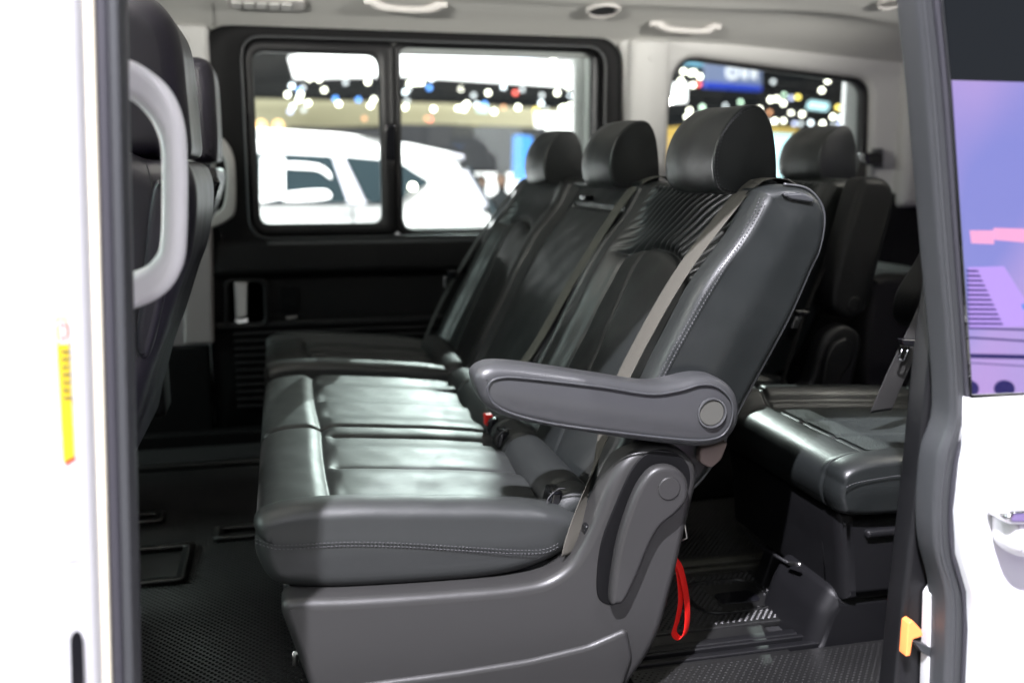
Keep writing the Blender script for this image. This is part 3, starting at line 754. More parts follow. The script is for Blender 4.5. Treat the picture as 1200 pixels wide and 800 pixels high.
def xz_top(parent, pts, Y, r, m, name):
    if name == 'stitching': return tag(obj(name, thread([(a, Y, b) for a, b in smoothpoly(pts, 200, False)], r), m, parent), kind='stuff')
    return obj(name, tube([(a, Y, b) for a, b in smoothpoly(pts, 120, False)], r, seg=6), m, parent)
c1 = cushion(bench, NEAR[0], NEAR[1], True, False, [.283, .50])
c2 = cushion(bench, MIDY[0], MIDY[1], False, False, [.83], dz=-.002)
st = XZ([(299, 634), (316, 640), (334, 642), (401, 638), (469, 639), (536, 643), (604, 647), (637, 646), (655, 638)], -.001)
xz_top(c1, st, -.0058, .0011, stitch, 'stitching')
xz_top(c1, [(a, b+.0065) for a, b in st], -.0064, .0009, stitch, 'stitching')
# backrests -------------------------------------------------------------
BF = [(.480, .315), (.520, .42), (.560, .50), (.611, .595), (.665, .701), (.71, .776), (.768, .846), (.800, .900)]
BR = [(.812, .917), (.850, .925), (.893, .918), (.922, .893), (.932, .86), (.925, .81), (.909, .775), (.869, .685), (.792, .545), (.72, .41), (.62, .34), (.54, .30)]
bo = np.array(BF + BR)
blen = 1100
bout = smoothpoly(bo, blen)
def frontx(z): return np.interp(z, [p[1] for p in BF], [p[0] for p in BF])
def recess_dx(): return .028
def backrest(parent, y0, y1, style, name='backrest', nmid=200):
    yc = (y0+y1)/2; hw = (y1-y0)/2
    def disp(a, b, w, na, nb):
        fr = ss(-na, .25, .8)*ss(b, .30, .36)
        u = (w-y0)
        mid = ss(w, y0+.05, y0+.105)*(1-ss(w, y1-.105, y1-.05))
        d = np.zeros_like(a)
        if style == 'pleat':
            d -= fr*.026*mid*(1-.75*ss(b, .80, .90))
            za = .812 - 1.15*(w-yc-.05)**2
            above = ss(b, za, za+.006)*mid
            below = 1-ss(b, za-.006, za)
            q = (b + .62*(w-yc) + .35*(w-yc)**2)/.0185
            tri = np.abs(q - np.round(q))*2          # 0 in the groove
            d -= fr*above*.010*np.exp(-(tri/.40)**1)
            d += fr*above*.003
            d -= fr*mid*.015*crease(b, za, .0065)
            ys = yc + .075 + .22*(b-.66)
            d -= fr*below*mid*.006*crease(w, ys, .007)
            d -= fr*below*.006*(groove(w, y0+.105, .006)+groove(w, y1-.105, .006))*ss(b, .3, .45)
            d += fr*below*mid*.006*np.cos((w-yc)*9)
        else:
            p = ss(w, y0+.06, y0+.075)*(1-ss(w, y1-.075, y1-.06))*(1-ss(b, .855, .868))
            edge = groove(w, y0+.067, .006) + groove(w, y1-.067, .006)
            d -= fr*.018*ss(w, y0+.0, y0+.05)*(1-ss(w, y1-.05, y1-.0))
            d -= fr*.010*edge*(1-ss(b, .86, .87)) + fr*.009*groove(b, .862, .006)*ss(w, y0+.06, y0+.07)*(1-ss(w, y1-.07, y1-.06))
            d += fr*.006*p
        # outer side of the shell: a soft hollow towards the rear
        d += fr*.0007*np.sin(b*61+w*17)*np.sin(w*37)
        return d
    return obj(name, prism(bout, y0, y1, .030, .020, ins=.022, ins2=.020, nmid=nmid, kc=9, disp=disp, bulge=.014, bw=.06), leather, parent)
b1 = backrest(bench, NEAR[0]+.0, NEAR[1]+.02, 'pleat')
b2 = backrest(bench, MIDY[0]+.03, MIDY[1]+.01, 'panel', name='folding_backrest')
# stitched seams on the outer side of the near backrest
s1 = XZ([(895, 232), (889, 248), (871, 279), (837, 333), (804, 390), (777, 441), (755, 490)], -.0015)
xz_top(b1, s1, -.0042, .0011, stitch, 'stitching'); xz_top(b1, [(a-.0075, b) for a, b in s1], -.0015, .0011, stitch, 'stitching')
s2 = smoothpoly([(p[0]-.004, p[1]) for p in BR[1:11]], 120, False); xz_top(b1, s2, .012, .0028, piping, 'piping')
# belt guide at the shoulder
t = XZ([(915, 227), (940, 226), (953, 232), (951, 238), (925, 234)], 0.0)
obj('belt_guide', prism(roundpoly(t, .004, 4), -.006, .03, .004), rubber_lt, bench)
# pull tag on the folding backrest
q = P(690, 231, 0, .800); obj('pull_tag', rbox(q[0]-.02, q[0]+.004, q[1]-.03, q[1]+.02, q[2]-.008, q[2]+.006, .003), blackgloss, b2)

def headrest(parent, y0, y1, dx=0, dz=0, name='headrest', near_r=.007):
    pts = [(.772, .916), (.762, .948), (.764, .985), (.778, 1.022), (.805, 1.052), (.832, 1.064), (.856, 1.058), (.874, 1.03), (.884, .985), (.888, .94), (.886, .915), (.86, .907), (.80, .907)]
    o = smoothpoly([(a+dx, b+dz) for a, b in pts], 150)
    def disp(a, b, w, na, nb):
        u = (w-y0)/(y1-y0)
        return .010*np.sin(np.clip(u, 0, 1)*math.pi)*ss(-na, -.2, .8) + .001*np.sin(a*80+w*40)
    h = obj(name, prism(o, y0, y1, near_r, .15, ins=.005, ins2=.052, nmid=40, kc=10, disp=disp, bulge=.003, bw=.03), leather, parent)
    # sewn D panel on the end
    cx, cz = o.mean(0); k0 = int(np.argmax(o[:, 1])); ro = np.roll(o, -k0, 0)
    if ro[5, 0] > ro[0, 0]: ro = np.roll(ro[::-1], 1, 0)
    k1 = int(np.argmin(ro[:, 1])); ro = ro[:k1]
    for f_, yy in ((.92, y0-.0022), (.975, y0-.0006)):
        rr_ = (ro-[cx, cz])*f_+[cx, cz]
        tag(obj('stitching', thread([(a, yy, b) for a, b in resample(rr_, 120, False)], .0010), stitch, h), kind='stuff')
    for yy in (y0+.09, y1-.09): obj('headrest_post', tube([(.83+dx, yy, .86+dz), (.835+dx, yy, .93+dz)], .006), chrome, h)
    return h
headrest(bench, .112, .405)
headrest(bench, .672, .965)

# bolster roll and belt buckles at the foot of the backrest
rollp = [(.462, .02, .338), (.464, .12, .336), (.466, .30, .334), (.468, .50, .334), (.470, .70, .334), (.472, .90, .334), (.474, 1.10, .334)]
def disp_roll(a, b, w, na, nb):
    d = -.008*(groove(w, .09, .006)+groove(w, .52, .006)+groove(w, .40, .005)+groove(w, .95, .006))
    return d
obj('lumbar_roll', prism(circ(.487, .352, .048, 48), .02, 1.13, .03, nmid=160, disp=disp_roll), perf, bench)
def buckle(y, parent, withred=True):
    c = np.array([.445, y, .378])
    b = obj('buckle_pocket', prism(roundpoly([(c[0]-.012, c[2]-.018), (c[0]+.016, c[2]-.018), (c[0]+.016, c[2]+.02), (c[0]-.004, c[2]+.02)], .006), y-.024, y+.024, .006), blackgloss, parent)
    if withred: obj('red_button', rbox(c[0]-.012, c[0]+.006, y-.013, y+.013, c[2]+.0, c[2]+.026, .003), redbtn, b)
    lp = [(c[0]-.012, y-.03, c[2]-.012), (c[0]-.014, y-.032, c[2]+.01), (c[0]+.004, y-.03, c[2]+.026), (c[0]+.02, y-.028, c[2]+.026)]
    obj('stitching', tube(smoothpoly(lp, 20, False), .0011, seg=5), stitch, b)
buckle(.565, bench); buckle(.455, bench, False); buckle(.055, bench, False)

# seat base and side cover ------------------------------------------------
sc_px = [(324, 702), (400, 701), (470, 697), (540, 692), (600, 687), (640, 680), (665, 664), (682, 640), (697, 608), (712, 568), (726, 542), (745, 525), (772, 520), (800, 526), (815, 543), (817, 565), (808, 600), (792, 670), (775, 735), (758, 770), (735, 800), (725, 830), (700, 900), (400, 900), (372, 830), ]
sc = resample(roundpoly(XZ(sc_px, -.035), .03, 5), 260)
cov = obj('side_cover', prism(sc, -.042, .03, .016, kc=8), cover, bench)
obj('base_frame', rbox(.02, .56, .03, 1.1, .01, .255, .02), plastic_matte, bench)
obj('cushion_pan', rbox(-.02, .45, .02, 1.12, .235, .285, .02), plastic, bench)
# lower crease of the cover
lc = roundpoly(XZ([(392, 806), (450, 797), (540, 785), (620, 772), (690, 755), (735, 735), (742, 770), (728, 810), (700, 880), (400, 880)], -.045), .012, 4)
obj('lower_step', prism(lc, -.049, -.02, .009, kc=6), cover, cov)
# lever pocket and lever
lp_px = [(700, 694), (704, 640), (722, 590), (742, 548), (762, 530), (790, 530), (808, 548), (806, 578), (792, 598), (776, 610), (762, 630), (745, 668), (728, 704), (712, 708)]
lp = smoothpoly(XZ(lp_px, -.045), 160)
obj('lever_recess', prism(lp, -.0445, -.03, .002), plastic_matte, cov)
lv_px = [(714, 700), (722, 640), (737, 590), (752, 560), (768, 546), (789, 546), (803, 560), (804, 582), (790, 600), (773, 614), (760, 636), (744, 675), (731, 701), (722, 706)]
lv = smoothpoly(XZ(lv_px, -.055), 160)
lev = obj('recline_lever', prism(lv, -.066, -.040, .009, kc=5), cover, bench)
c = P(784, 572, 1, -.066); obj('pivot_cap', prism(circ(c[0], c[2], .020), -.0685, -.062, .002), cover, lev)
# hook at base front
c = P(346, 772, 1, .1); obj('floor_hook', tube([c+[0, 0, -.01], c+[.0, 0, .012], c+[.018, 0, .014], c+[.022, 0, .0]], .005), satin, bench)

# armrest ----------------------------------------------------------------
ar_px = [(556, 447), (560, 434), (575, 427), (600, 427), (640, 432), (700, 441), (760, 450), (790, 447), (818, 441), (842, 443), (860, 458), (866, 482), (860, 504), (845, 518), (820, 523), (780, 520), (700, 509), (640, 499), (595, 489), (568, 474)]
ar = smoothpoly(XZ(ar_px, -.05), 240)
AY0, AY1 = -.062, .012
arm = obj('armrest', prism(ar, AY0, AY1, .020, kc=9, nmid=6, bulge=.004, bw=.012), leather_grey, bench)
in_px = [(571, 458), (574, 447), (586, 442), (610, 442), (700, 452), (760, 461), (795, 457), (820, 450), (840, 453), (855, 468), (857, 486), (850, 504), (835, 513), (800, 514), (700, 503), (640, 494), (600, 484), (578, 472)]
ai = smoothpoly(XZ(in_px, -.06), 220)
obj('piping', tube([(a, AY0-.0025, b) for a, b in ai], .0018, closed=True, seg=6), piping, arm)
c = P(833, 483, 1, AY0)
obj('pivot_ring', ringplate(circ(c[0], c[2], .0265, 48), circ(c[0], c[2], .0225, 48), AY0-.008, AY0+.006, bev=.002), leather_grey, arm)
obj('pivot_cap', prism(circ(c[0], c[2], .0222, 48), AY0-.005, AY0+.006, .002), mat('cap_olive_grey', (.085, .085, .075), .55), arm)
g = XZ([(815, 522), (848, 514), (840, 535), (828, 545), (815, 538)], .0); obj('armrest_bracket', prism(roundpoly(g, .006), -.02, .02, .004), mat('bracket_brown', (.16, .12, .11), .5), arm)
# gap shade: side bolster foot of the backrest behind the belt
# belts --------------------------------------------------------------------
def bx(y, z, off): return (float(frontx(z))+off, y, z)
belt2 = [(.905, .055, .89), (.895, .06, .915), (.865, .072, .934), (.825, .088, .926), bx(.098, .87, -.004), bx(.105, .78, -.002), bx(.108, .68, -.004), bx(.105, .56, -.006), (.548, .085, .47), (.505, .03, .40), (.478, -.004, .335), (.470, -.010, .30)]
wd = [(0, 1, 0)]*8 + [(.15, .9, .2), (.5, .6, .2), (.7, .35, .1), (.7, .3, 0)]
obj('seat_belt', ribbon(belt2, .058, wd, n=90), webbing, bench)
c = P(690, 625, 1, -.012); obj('belt_anchor', prism(roundpoly([(c[0]-.012, c[2]-.02), (c[0]+.012, c[2]-.02), (c[0]+.012, c[2]+.02), (c[0]-.012, c[2]+.02)], .006), -.026, -.006, .003), plastic, bench)
belt1 = [(.93, .60, .87), (.89, .62, .93), (.835, .640, .925), bx(.650, .885, .002), bx(.655, .80, .006), bx(.668, .68, .010), bx(.685, .58, .010), bx(.70, .50, .006), (.51, .70, .44), (.485, .69, .40)]
obj('seat_belt', ribbon(belt1, .056, (0, 1, 0), n=70), webbing, bench)

# red pull strap
rs = thing('pull_strap', 'bright red fabric loop hanging behind the bench side cover', 'strap', (.68, .02, .25))
Yr = .05
L_ = [P(x, y, 1, Yr) for x, y in [(783, 652), (790, 654), (796, 668), (798, 700), (793, 725), (789, 738), (792, 745), (798, 748), (804, 742), (806, 725), (804, 700), (800, 680), (796, 664), (790, 655), (784, 655)]]
L_ = [p + np.array([0, .004*math.sin(i), 0]) for i, p in enumerate(L_)]
obj('loop', ribbon(L_, .017, (.85, .55, .1), n=80), red, rs)
g2 = thing('wire_hook', 'small bent wire hook behind the bench', 'hook', tuple(P(803, 625, 1, .1)))
obj('wire', tube([P(x, y, 1, .1) for x, y in [(797, 606), (802, 612), (805, 630), (798, 633)]], .002), satin, g2)

# far single seat of the second row --------------------------------------
fs = thing('single_seat', 'black leather seat of the second row beside the far window', 'seat', (.3, 1.45, 0))
cushion(fs, FAR[0]+.02, FAR[1], True, True, [1.39, 1.50], dz=.004)
backrest(fs, FAR[0], FAR[1], 'pleat')
headrest(fs, 1.262, 1.555)
obj('base_frame', rbox(.02, .5, FAR[0]+.03, FAR[1]-.03, .01, .27, .02), plastic_matte, fs)
obj('lumbar_roll', prism(circ(.487, .352, .046, 40), FAR[0]+.03, FAR[1]-.03, .03, nmid=30), perf, fs)
b = [(.9, 1.74, .90), (.83, 1.735, .92), bx(1.735, .86, -.006), bx(1.74, .74, -.010), bx(1.75, .62, -.02), (.545, 1.76, .52), (.50, 1.78, .42), (.47, 1.80, .33)]
obj('seat_belt', ribbon(b, .048, (0, 1, 0), n=60), webbing_dk, fs)
c = np.array(bx(1.75, .60, -.03)); obj('belt_tongue', rbox(c[0]-.03, c[0]+.0, c[1]-.022, c[1]+.022, c[2]-.02, c[2]+.01, .005), blackgloss, fs)
obj('belt_tongue_metal', rbox(c[0]-.045, c[0]-.035, c[1]-.012, c[1]+.012, c[2]-.05, c[2]-.012, .002), chrome, fs)
# plastic hinge tray between the bench and the single seat
q = P(508, 460, 2, .36); obj('hinge_tray', rbox(q[0]-.08, q[0]+.06, q[1]-.02, q[1]+.02, .345, .372, .006), plastic, fs)

# ================================================================== THIRD ROW
t3 = thing('third_row_seat', 'black leather third-row seat nearest the open door, partly hidden by the door edge', 'seat', (1.25, .3, 0))
o3 = smoothpoly([(1.035, .275), (1.018, .30), (1.012, .34), (1.022, .378), (1.055, .402), (1.12, .412), (1.25, .406), (1.42, .392), (1.55, .37), (1.56, .31), (1.50, .27), (1.25, .262), (1.10, .265)], 360)
o3[:, 1] = .397 - (.412-o3[:, 1])*.76
def d3(a, b, w, na, nb):
    top = ss(nb, .35, .9); d = np.zeros_like(a)
    inner = ss(w, .115, .14)*(1-ss(w, .50, .53)); back = ss(a, 1.115, 1.13)
    d += top*.034*ss(w, .50, .56)*(1-.0*a)
    d += top*.010*(1-ss(w, .10, .13))
    d -= top*.008*inner*back
    d -= top*.010*groove(a, 1.118, .006)*ss(w, .10, .12)
    for gy in (.135, .525): d -= top*back*.008*groove(w, gy, .006)
    for gy in (.25, .38): d -= top*back*.007*groove(w, gy, .006)
    d -= .006*groove(w, .105, .004)*(1-ss(a, 1.10, 1.14))
    return d
s3 = obj('seat_cushion', prism(o3, .045, .60, .040, .026, ins=.018, ins2=.026, nmid=140, kc=8, disp=d3, bulge=.008), leather, t3)
pan = smoothpoly([(1.19, .25), (1.45, .25), (1.45, .34), (1.19, .34)], 10)
V_, F_ = sheet(1.14, 1.50, .14, .50, 0); 
# perforated insert following the cushion top
def insert():
    xs = np.linspace(1.135, 1.50, 60); ys = np.linspace(.145, .49, 40); V = []; Fc = []
    up_ = o3[o3[:, 1] > .352]; up_ = up_[np.argsort(up_[:, 0])]; zt_ = lambda x: np.interp(x, up_[:, 0], up_[:, 1])
    for y in ys:
        for x in xs: V.append((x, y, zt_(x)-.0045-.005*(groove(y, .25, .006)+groove(y, .38, .006))))
    for j in range(39):
        for i in range(59): a = j*60+i; Fc.append((a, a+1, a+61, a+60))
    return np.array(V), Fc
dots = mat('perforated_leather', (.022, .027, .026), .5, bump=('voronoi', 160, .9, .002))
obj('perforated_insert', insert(), dots, s3)
xz_top(s3, [(1.022, .358), (1.05, .366), (1.15, .372), (1.35, .364), (1.5, .350)], .037, .0013, stitch, 'stitching')
up = roundpoly([(1.055, .10), (1.045, .20), (1.030, .297), (1.50, .297), (1.50, .10)], .012, 4)
obj('base_cover', prism(up, .070, .56, .028, kc=6), plastic, t3)
lowp = roundpoly([(.975, -.05), (1.015, .08), (1.042, .125), (1.50, .125), (1.50, -.05)], .012, 4)
obj('floor_cover', prism(lowp, .085, .30, .035, kc=6), plastic, t3)
def xplate(pts, X): return np.array([P(x, y, 0, X)[[1, 2]] for x, y in pts])
g = xplate([(958, 590), (964, 594), (972, 690), (966, 686)], 1.03)
obj('cover_seam', tube([P(961, 588, 0, 1.040), P(964, 640, 0, 1.045), P(967, 680, 0, 1.052)], .0012), plastic_matte, t3)
obj('side_ridge', prism(roundpoly([(1.09, .238), (1.3, .238), (1.3, .256), (1.09, .256)], .008, 4), .058, .09, .008), plastic, t3)
obj('seat_leg', prism(roundpoly([(1.03, .0), (1.10, .0), (1.14, .16), (1.08, .16)], .01), .36, .40, .006), plastic, t3)
obj('recline_lever', tube([P(x, y, 0, 1.03) for x, y in [(868, 618), (890, 640), (925, 660)]], .004), plastic, t3)
obj('lever_tip', tube([P(925, 660, 0, 1.02), P(938, 661, 0, 1.02)], .0042), satin, t3)
bo3 = smoothpoly([(1.50, .33), (1.54, .42), (1.62, .60), (1.70, .78), (1.77, .90), (1.83, .92), (1.87, .88), (1.85, .78), (1.75, .55), (1.66, .36), (1.58, .31)], 200)
obj('backrest', prism(bo3, .05, .60, .04, nmid=20, kc=6), leather, t3)
pad = smoothpoly(XZ([(1100, 283), (1108, 292), (1104, 330), (1085, 372), (1070, 385), (1058, 372), (1062, 345), (1080, 315)], .35), 100)
obj('armrest', prism(pad, .30, .40, .02), plastic, t3)
b = [P(1108, 285, 1, .30), P(1098, 330, 1, .28), P(1085, 365, 1, .26), P(1070, 398, 1, .25), P(1050, 440, 1, .25), P(1032, 482, 1, .26)]
obj('seat_belt', ribbon(b, .058, (1, .15, 0), n=50), webbing_dk, t3)
c = P(1068, 400, 1, .23)
bt = obj('belt_tongue', prism(roundpoly(XZ([(1052, 396), (1080, 397), (1083, 402), (1076, 406), (1054, 404)], .23), .003), .215, .235, .004), blackgloss, t3)
for dx_ in (-3.5, 3.5): obj('belt_tongue_metal', tube([P(1062+dx_, 406, 1, .225), P(1056+dx_, 421, 1, .225)], .0018), chrome, t3)
obj('belt_tongue_metal', tube([P(1052.5, 421, 1, .225), P(1059.5, 422, 1, .225)], .0018), chrome, t3)

f3 = thing('third_row_seat', 'black leather third-row seat by the far window with raised folded armrest', 'seat', (1.5, 1.1, 0))
DX = .70
bo4 = [(a*1.0+DX*1.0, b) for a, b in (BF+BR)]
def sh(geo, dx, dy, dz=0): V, Fc = geo; return V+np.array([dx, dy, dz]), Fc
b3m = backrest(f3, .92, 1.42, 'pleat', nmid=120)
for v in b3m.data.vertices: v.co.x = v.co.x + DX - .0
hh = headrest(f3, 1.02, 1.31, dx=DX+.055, dz=.012)
armp = smoothpoly(XZ([(1010, 214), (1024, 208), (1040, 211), (1049, 226), (1046, 255), (1034, 300), (1020, 355), (1010, 371), (994, 375), (979, 366), (975, 348), (983, 305), (996, 258)], .80), 160)
a3 = obj('armrest', prism(armp, .80, .89, .02, nmid=2, kc=6), plastic, f3)
c = P(1001, 357, 1, .80); obj('pivot_cap', prism(circ(c[0], c[2], .022), .797, .81, .003), plastic, a3)
hc = smoothpoly(XZ([(925, 470), (945, 445), (955, 410), (965, 390), (985, 380), (1003, 390), (1005, 410), (995, 450), (990, 500), (975, 560), (930, 560)], .82), 160)
sc3 = obj('side_cover', prism(hc, .80, .86, .015), plastic, f3)
lc3 = smoothpoly(XZ([(962, 470), (965, 430), (975, 405), (990, 396), (1000, 405), (997, 425), (985, 445), (978, 480), (970, 490)], .79), 100)
obj('recline_lever', prism(lc3, .785, .81, .008), plastic, f3)
cu = smoothpoly([(1.00, .29), (.99, .34), (1.02, .385), (1.15, .392), (1.35, .375), (1.40, .33), (1.3, .27), (1.05, .27)], 120)
obj('seat_cushion', prism(cu, .90, 1.42, .03, nmid=4, kc=6), leather, f3)
obj('base_frame', rbox(1.06, 1.4, .92, 1.4, .01, .27, .02), plastic_matte, f3)
b = [P(1018, 214, 1, .93), P(1000, 235, 1, .90), P(975, 290, 1, .88), P(945, 362, 1, .88), P(925, 420, 1, .88), P(915, 455, 1, .9)]
obj('seat_belt', ribbon(b, .045, (.35, 1, 0), n=50), webbing_dk, f3)
b = obj('belt_tongue', prism(roundpoly(XZ([(930, 363), (948, 363), (947, 370), (932, 370)], .85), .003), .84, .86, .004), blackgloss, f3)
obj('belt_tongue_metal', prism(roundpoly(XZ([(932, 371), (940, 371), (933, 385), (926, 384)], .85), .002), .845, .853, .002), chrome, f3)
# belt anchor at the far rear pillar
an = thing('belt_anchor', 'black seat-belt anchor on the grey pillar beside the quarter window', 'belt anchor', tuple(P(1022, 186, 1, WY-.06)))
g = XZ([(1008, 180), (1026, 178), (1031, 184), (1030, 192), (1012, 194)], WY-.07); obj('housing', prism(roundpoly(g, .008), WY-.10, WY-.04, .008), blackgloss, an)
g = XZ([(1006, 190), (1014, 190), (1008, 222), (998, 222)], WY-.05); obj('strap', prism(roundpoly(g, .002), WY-.06, WY-.055, .001), webbing_dk, an)
g = XZ([(1024, 174), (1034, 174), (1034, 197), (1024, 197)], WY-.04); obj('slider', prism(roundpoly(g, .006), WY-.05, WY-.02, .005), rubber_lt, an)

# a low dark box behind the third row on the far side
cb = thing('storage_box', 'low dark storage bin against the rear side trim behind the third row', 'bin', (2.0, 1.4, 0))
obj('bin_body', prism(smoothpoly(XZ([(1018, 340), (1030, 323), (1060, 321), (1110, 330), (1110, 470), (1018, 470)], 1.2), 120), 1.2, 1.6, .03), plastic_matte, cb)

# ================================================================== FRONT ROW (left)
def front_seat(label, y0, y1, headpx, backpx, Y, group):
    t = thing('front_seat', label, 'seat', (-.4, (y0+y1)/2, 0), group)
    ho_ = smoothpoly(XZ(headpx, Y), 140); bo_ = smoothpoly(XZ(backpx, Y), 220)
    h = obj('headrest', prism(ho_, y0+.10, y1-.10, .035, nmid=10, kc=8), leather_f, t)
    b = obj('backrest', prism(bo_, y0, y1, .045, nmid=20, kc=8), leather_f, t)
    for yy in ((y0+y1)/2-.07, (y0+y1)/2+.07):
        c_ = ho_.mean(0); obj('headrest_post', tube([(c_[0]+.02, yy, c_[1]), (c_[0]-.0, yy, c_[1]-.2)], .006), chrome, t)
    obj('base_frame', rbox(-.95, -.55, y0+.03, y1-.03, .01, .34, .03), plastic_matte, t)
    obj('seat_cushion', rbox(-1.05, -.50, y0, y1, .34, .50, .05), leather_f, t)
    return t, b
leather_f = mat('front_leather_purple_lit', (.016, .014, .022), .42, bump=('voronoi', 420, .25, .0006), var=.06)  # black leather with the purple light on it tinted into the colour
ft, fb = front_seat('black leather front-row seat nearest the near door pillar, seen from the side', .12, .62,
    [(95, -30), (130, -30), (165, -20), (190, 5), (203, 40), (210, 100), (215, 150), (216, 176), (205, 184), (170, 184), (110, 182), (90, 100)],
    [(100, 190), (170, 188), (212, 190), (226, 210), (229, 245), (222, 300), (207, 345), (190, 400), (172, 450), (155, 512), (135, 570), (60, 570), (70, 400)], .12, 'front row seats')
q0 = [P(x, y, 1, .118) for x, y in [(172, 192), (180, 230), (182, 290), (172, 350), (160, 420)]]
obj('stitching', tube(smoothpoly(q0, 60, False), .0013, seg=6), stitch, fb)
g = XZ([(186, 210), (200, 232), (200, 300), (186, 380), (172, 420), (160, 400), (168, 320), (176, 240)], .118)
obj('side_panel', prism(smoothpoly(g, 100), .104, .14, .012), leather_f, fb)
front_seat('black leather front-row seat beyond the first, near the far pillar', 1.0, 1.45,
    [(205, 70), (218, 60), (238, 64), (246, 80), (250, 120), (252, 180), (246, 190), (220, 188), (205, 160)],
    [(200, 205), (225, 198), (245, 196), (253, 202), (252, 222), (244, 248), (226, 290), (208, 335), (192, 390), (170, 450), (150, 520), (90, 520), (120, 350)], 1.0, 'front row seats')
# shiny black shell edge of the far front seat
sb = [t_ for t_ in bpy.data.objects if t_.name.startswith('front_seat')][-1]
obj('shell_edge', tube([P(x, y, 1, .99) for x, y in [(246, 200), (250, 214), (240, 245), (222, 283), (203, 325), (186, 380), (165, 440)]], [.012, .018, .018, .014, .012, .01, .01], seg=12), blackgloss, sb)
c = P(193, 430, 1, .9); obj('side_shield', rbox(c[0]-.12, c[0]-.0, .86, 1.0, c[2]-.12, c[2]+.02, .02), plastic, sb)

# ================================================================== HALL BEYOND THE WINDOWS
def px_plate(pts, Y, th, m, parent=None, name='panel', rc=.01): return obj(name, prism(roundpoly(XZ(pts, Y), rc, 3), Y, Y+th, min(.005, th/3), kc=2), m, parent)
YB = 12.0
def single(name, pts, Y, th, m, label, cat): 
    o = px_plate(pts, Y, th, m, None, name); tag(o, label, cat); return o
lbx = single('light_box', [(338, 66), (398, 59), (476, 60), (710, 76), (710, 103), (476, 88), (345, 91)], YB, .25, lightbox, 'long glowing white light box hanging across both panes of the window', 'light box')
ORG[lbx.name] = Vector(lbx.location)
px_plate([(655, 82), (704, 86), (704, 99), (655, 96)], YB-.02, .015, mat('light_box_lilac', (.9, .7, .9), .5, emis=(1, .78, .96), es=1.25), lbx, 'lilac_print')
for x, y in ((652, 84), (672, 87), (686, 88)): px_plate([(x-5, y-2), (x+5, y-1), (x+4, y+2.5), (x-4, y+2)], YB-.03, .008, lightbox_pink, lbx, 'pink_print')
single('fascia', [(240, 114), (520, 121), (720, 132), (720, 153), (520, 145), (300, 152), (240, 150)], 14.5, .3, fascia_m, 'pale yellow fascia band running behind the hanging lights', 'fascia')
single('booth_wall', [(455, 145), (640, 150), (650, 200), (455, 198)], 12.5, .3, hall_grey, 'dark grey booth wall above the white car', 'wall')
single('booth_counter', [(520, 202), (740, 204), (740, 300), (520, 300)], 13.2, .3, lightbox, 'bright white booth wall low behind the parked car', 'wall')  # wall glows by itself in place of hall light falling on it
single('booth_wall', [(340, 148), (450, 152), (450, 200), (340, 200)], 13.0, .3, hall_grey, 'dark grey booth wall seen over the car roof in the left pane', 'wall')
single('blue_totem', [(607, 158), (624, 160), (626, 212), (606, 212)], 11.0, .3, blue_e, 'glowing blue totem sign behind the far headrest', 'sign')
bs = single('lamp_cluster_wall', [(630, 132), (700, 133), (700, 205), (636, 205)], 12.9, .2, lightbox, 'blown-out white display wall behind the right pane', 'wall')
for x in (306, 326):
    q = P(x, 147, 1, 12.2); tag(obj('warm_lamp', prism(circ(q[0], q[2], .075, 20), q[1], q[1]+.1, .02), mat('warm_lamp_glow_%d' % x, (.8, .6, .3), .5, emis=(1, .55, .2), es=2.2)), 'warm amber lamp just above the roof of the parked car, %s of two' % ('left' if x == 306 else 'right'), 'lamp', 'warm lamps')
# hanging sign seen in the quarter window
hs = thing('hanging_sign', 'blue hanging sign with white emblem in the quarter window', 'sign', tuple(P(862, 86, 1, 11)))
px_plate([(828, 60), (893, 72), (893, 104), (828, 99)], 11, .12, signface, hs, 'face')
px_plate([(827, 96), (893, 101), (893, 107), (827, 103)], 10.97, .13, signblue, hs, 'lower_edge')
def hring(cx, cy, r0, r1, Y, parent, m):
    a = P(cx, cy, 1, Y); s = 12.5/F
    obj('emblem', ringplate(circ(a[0], a[2], r1*s, 32), circ(a[0], a[2], r0*s, 32), Y, Y+.02, bev=.002), m, parent)
hring(859, 85, 4, 9, 10.95, hs, signwhite)
for x in (873, 884): px_plate([(x-3.5, 80), (x+3.5, 81), (x+3.5, 93), (x-3.5, 92)], 10.95, .02, signwhite, hs, 'letter_block')
single('screen', [(780, 98), (806, 97), (805, 120), (780, 121)], 10, .1, lightbox, 'bright white screen at the left edge of the quarter window', 'screen')
single('screen', [(898, 156), (940, 158), (940, 228), (896, 228)], 11, .1, cyan_e, 'pale cyan lit screen between the near and rear headrests', 'screen')
single('sign', [(794, 60), (826, 64), (826, 78), (794, 74)], 12, .1, mat('sign_cyan', (.1, .3, .4), .5, emis=(.15, .4, .6), es=.8), 'dim blue-green sign in the upper corner of the quarter window', 'sign')
single('gold_panel', [(776, 150), (800, 148), (800, 200), (776, 200)], 12, .1, gold_e, 'gold lit panel low at the left of the quarter window', 'panel')
single('gold_panel', [(900, 148), (935, 150), (935, 156), (900, 155)], 11.4, .1, gold_e, 'thin gold strip above the pale cyan screen', 'panel')
single('screen', [(952, 118), (972, 121), (970, 130), (948, 127)], 12, .1, cyan_e, 'small pale screen high in the quarter window among the lights', 'screen')
single('screen', [(560, 122), (572, 123), (572, 132), (560, 131)], 12, .1, cyan_e, 'small pale blue screen in the middle of the right pane', 'screen')
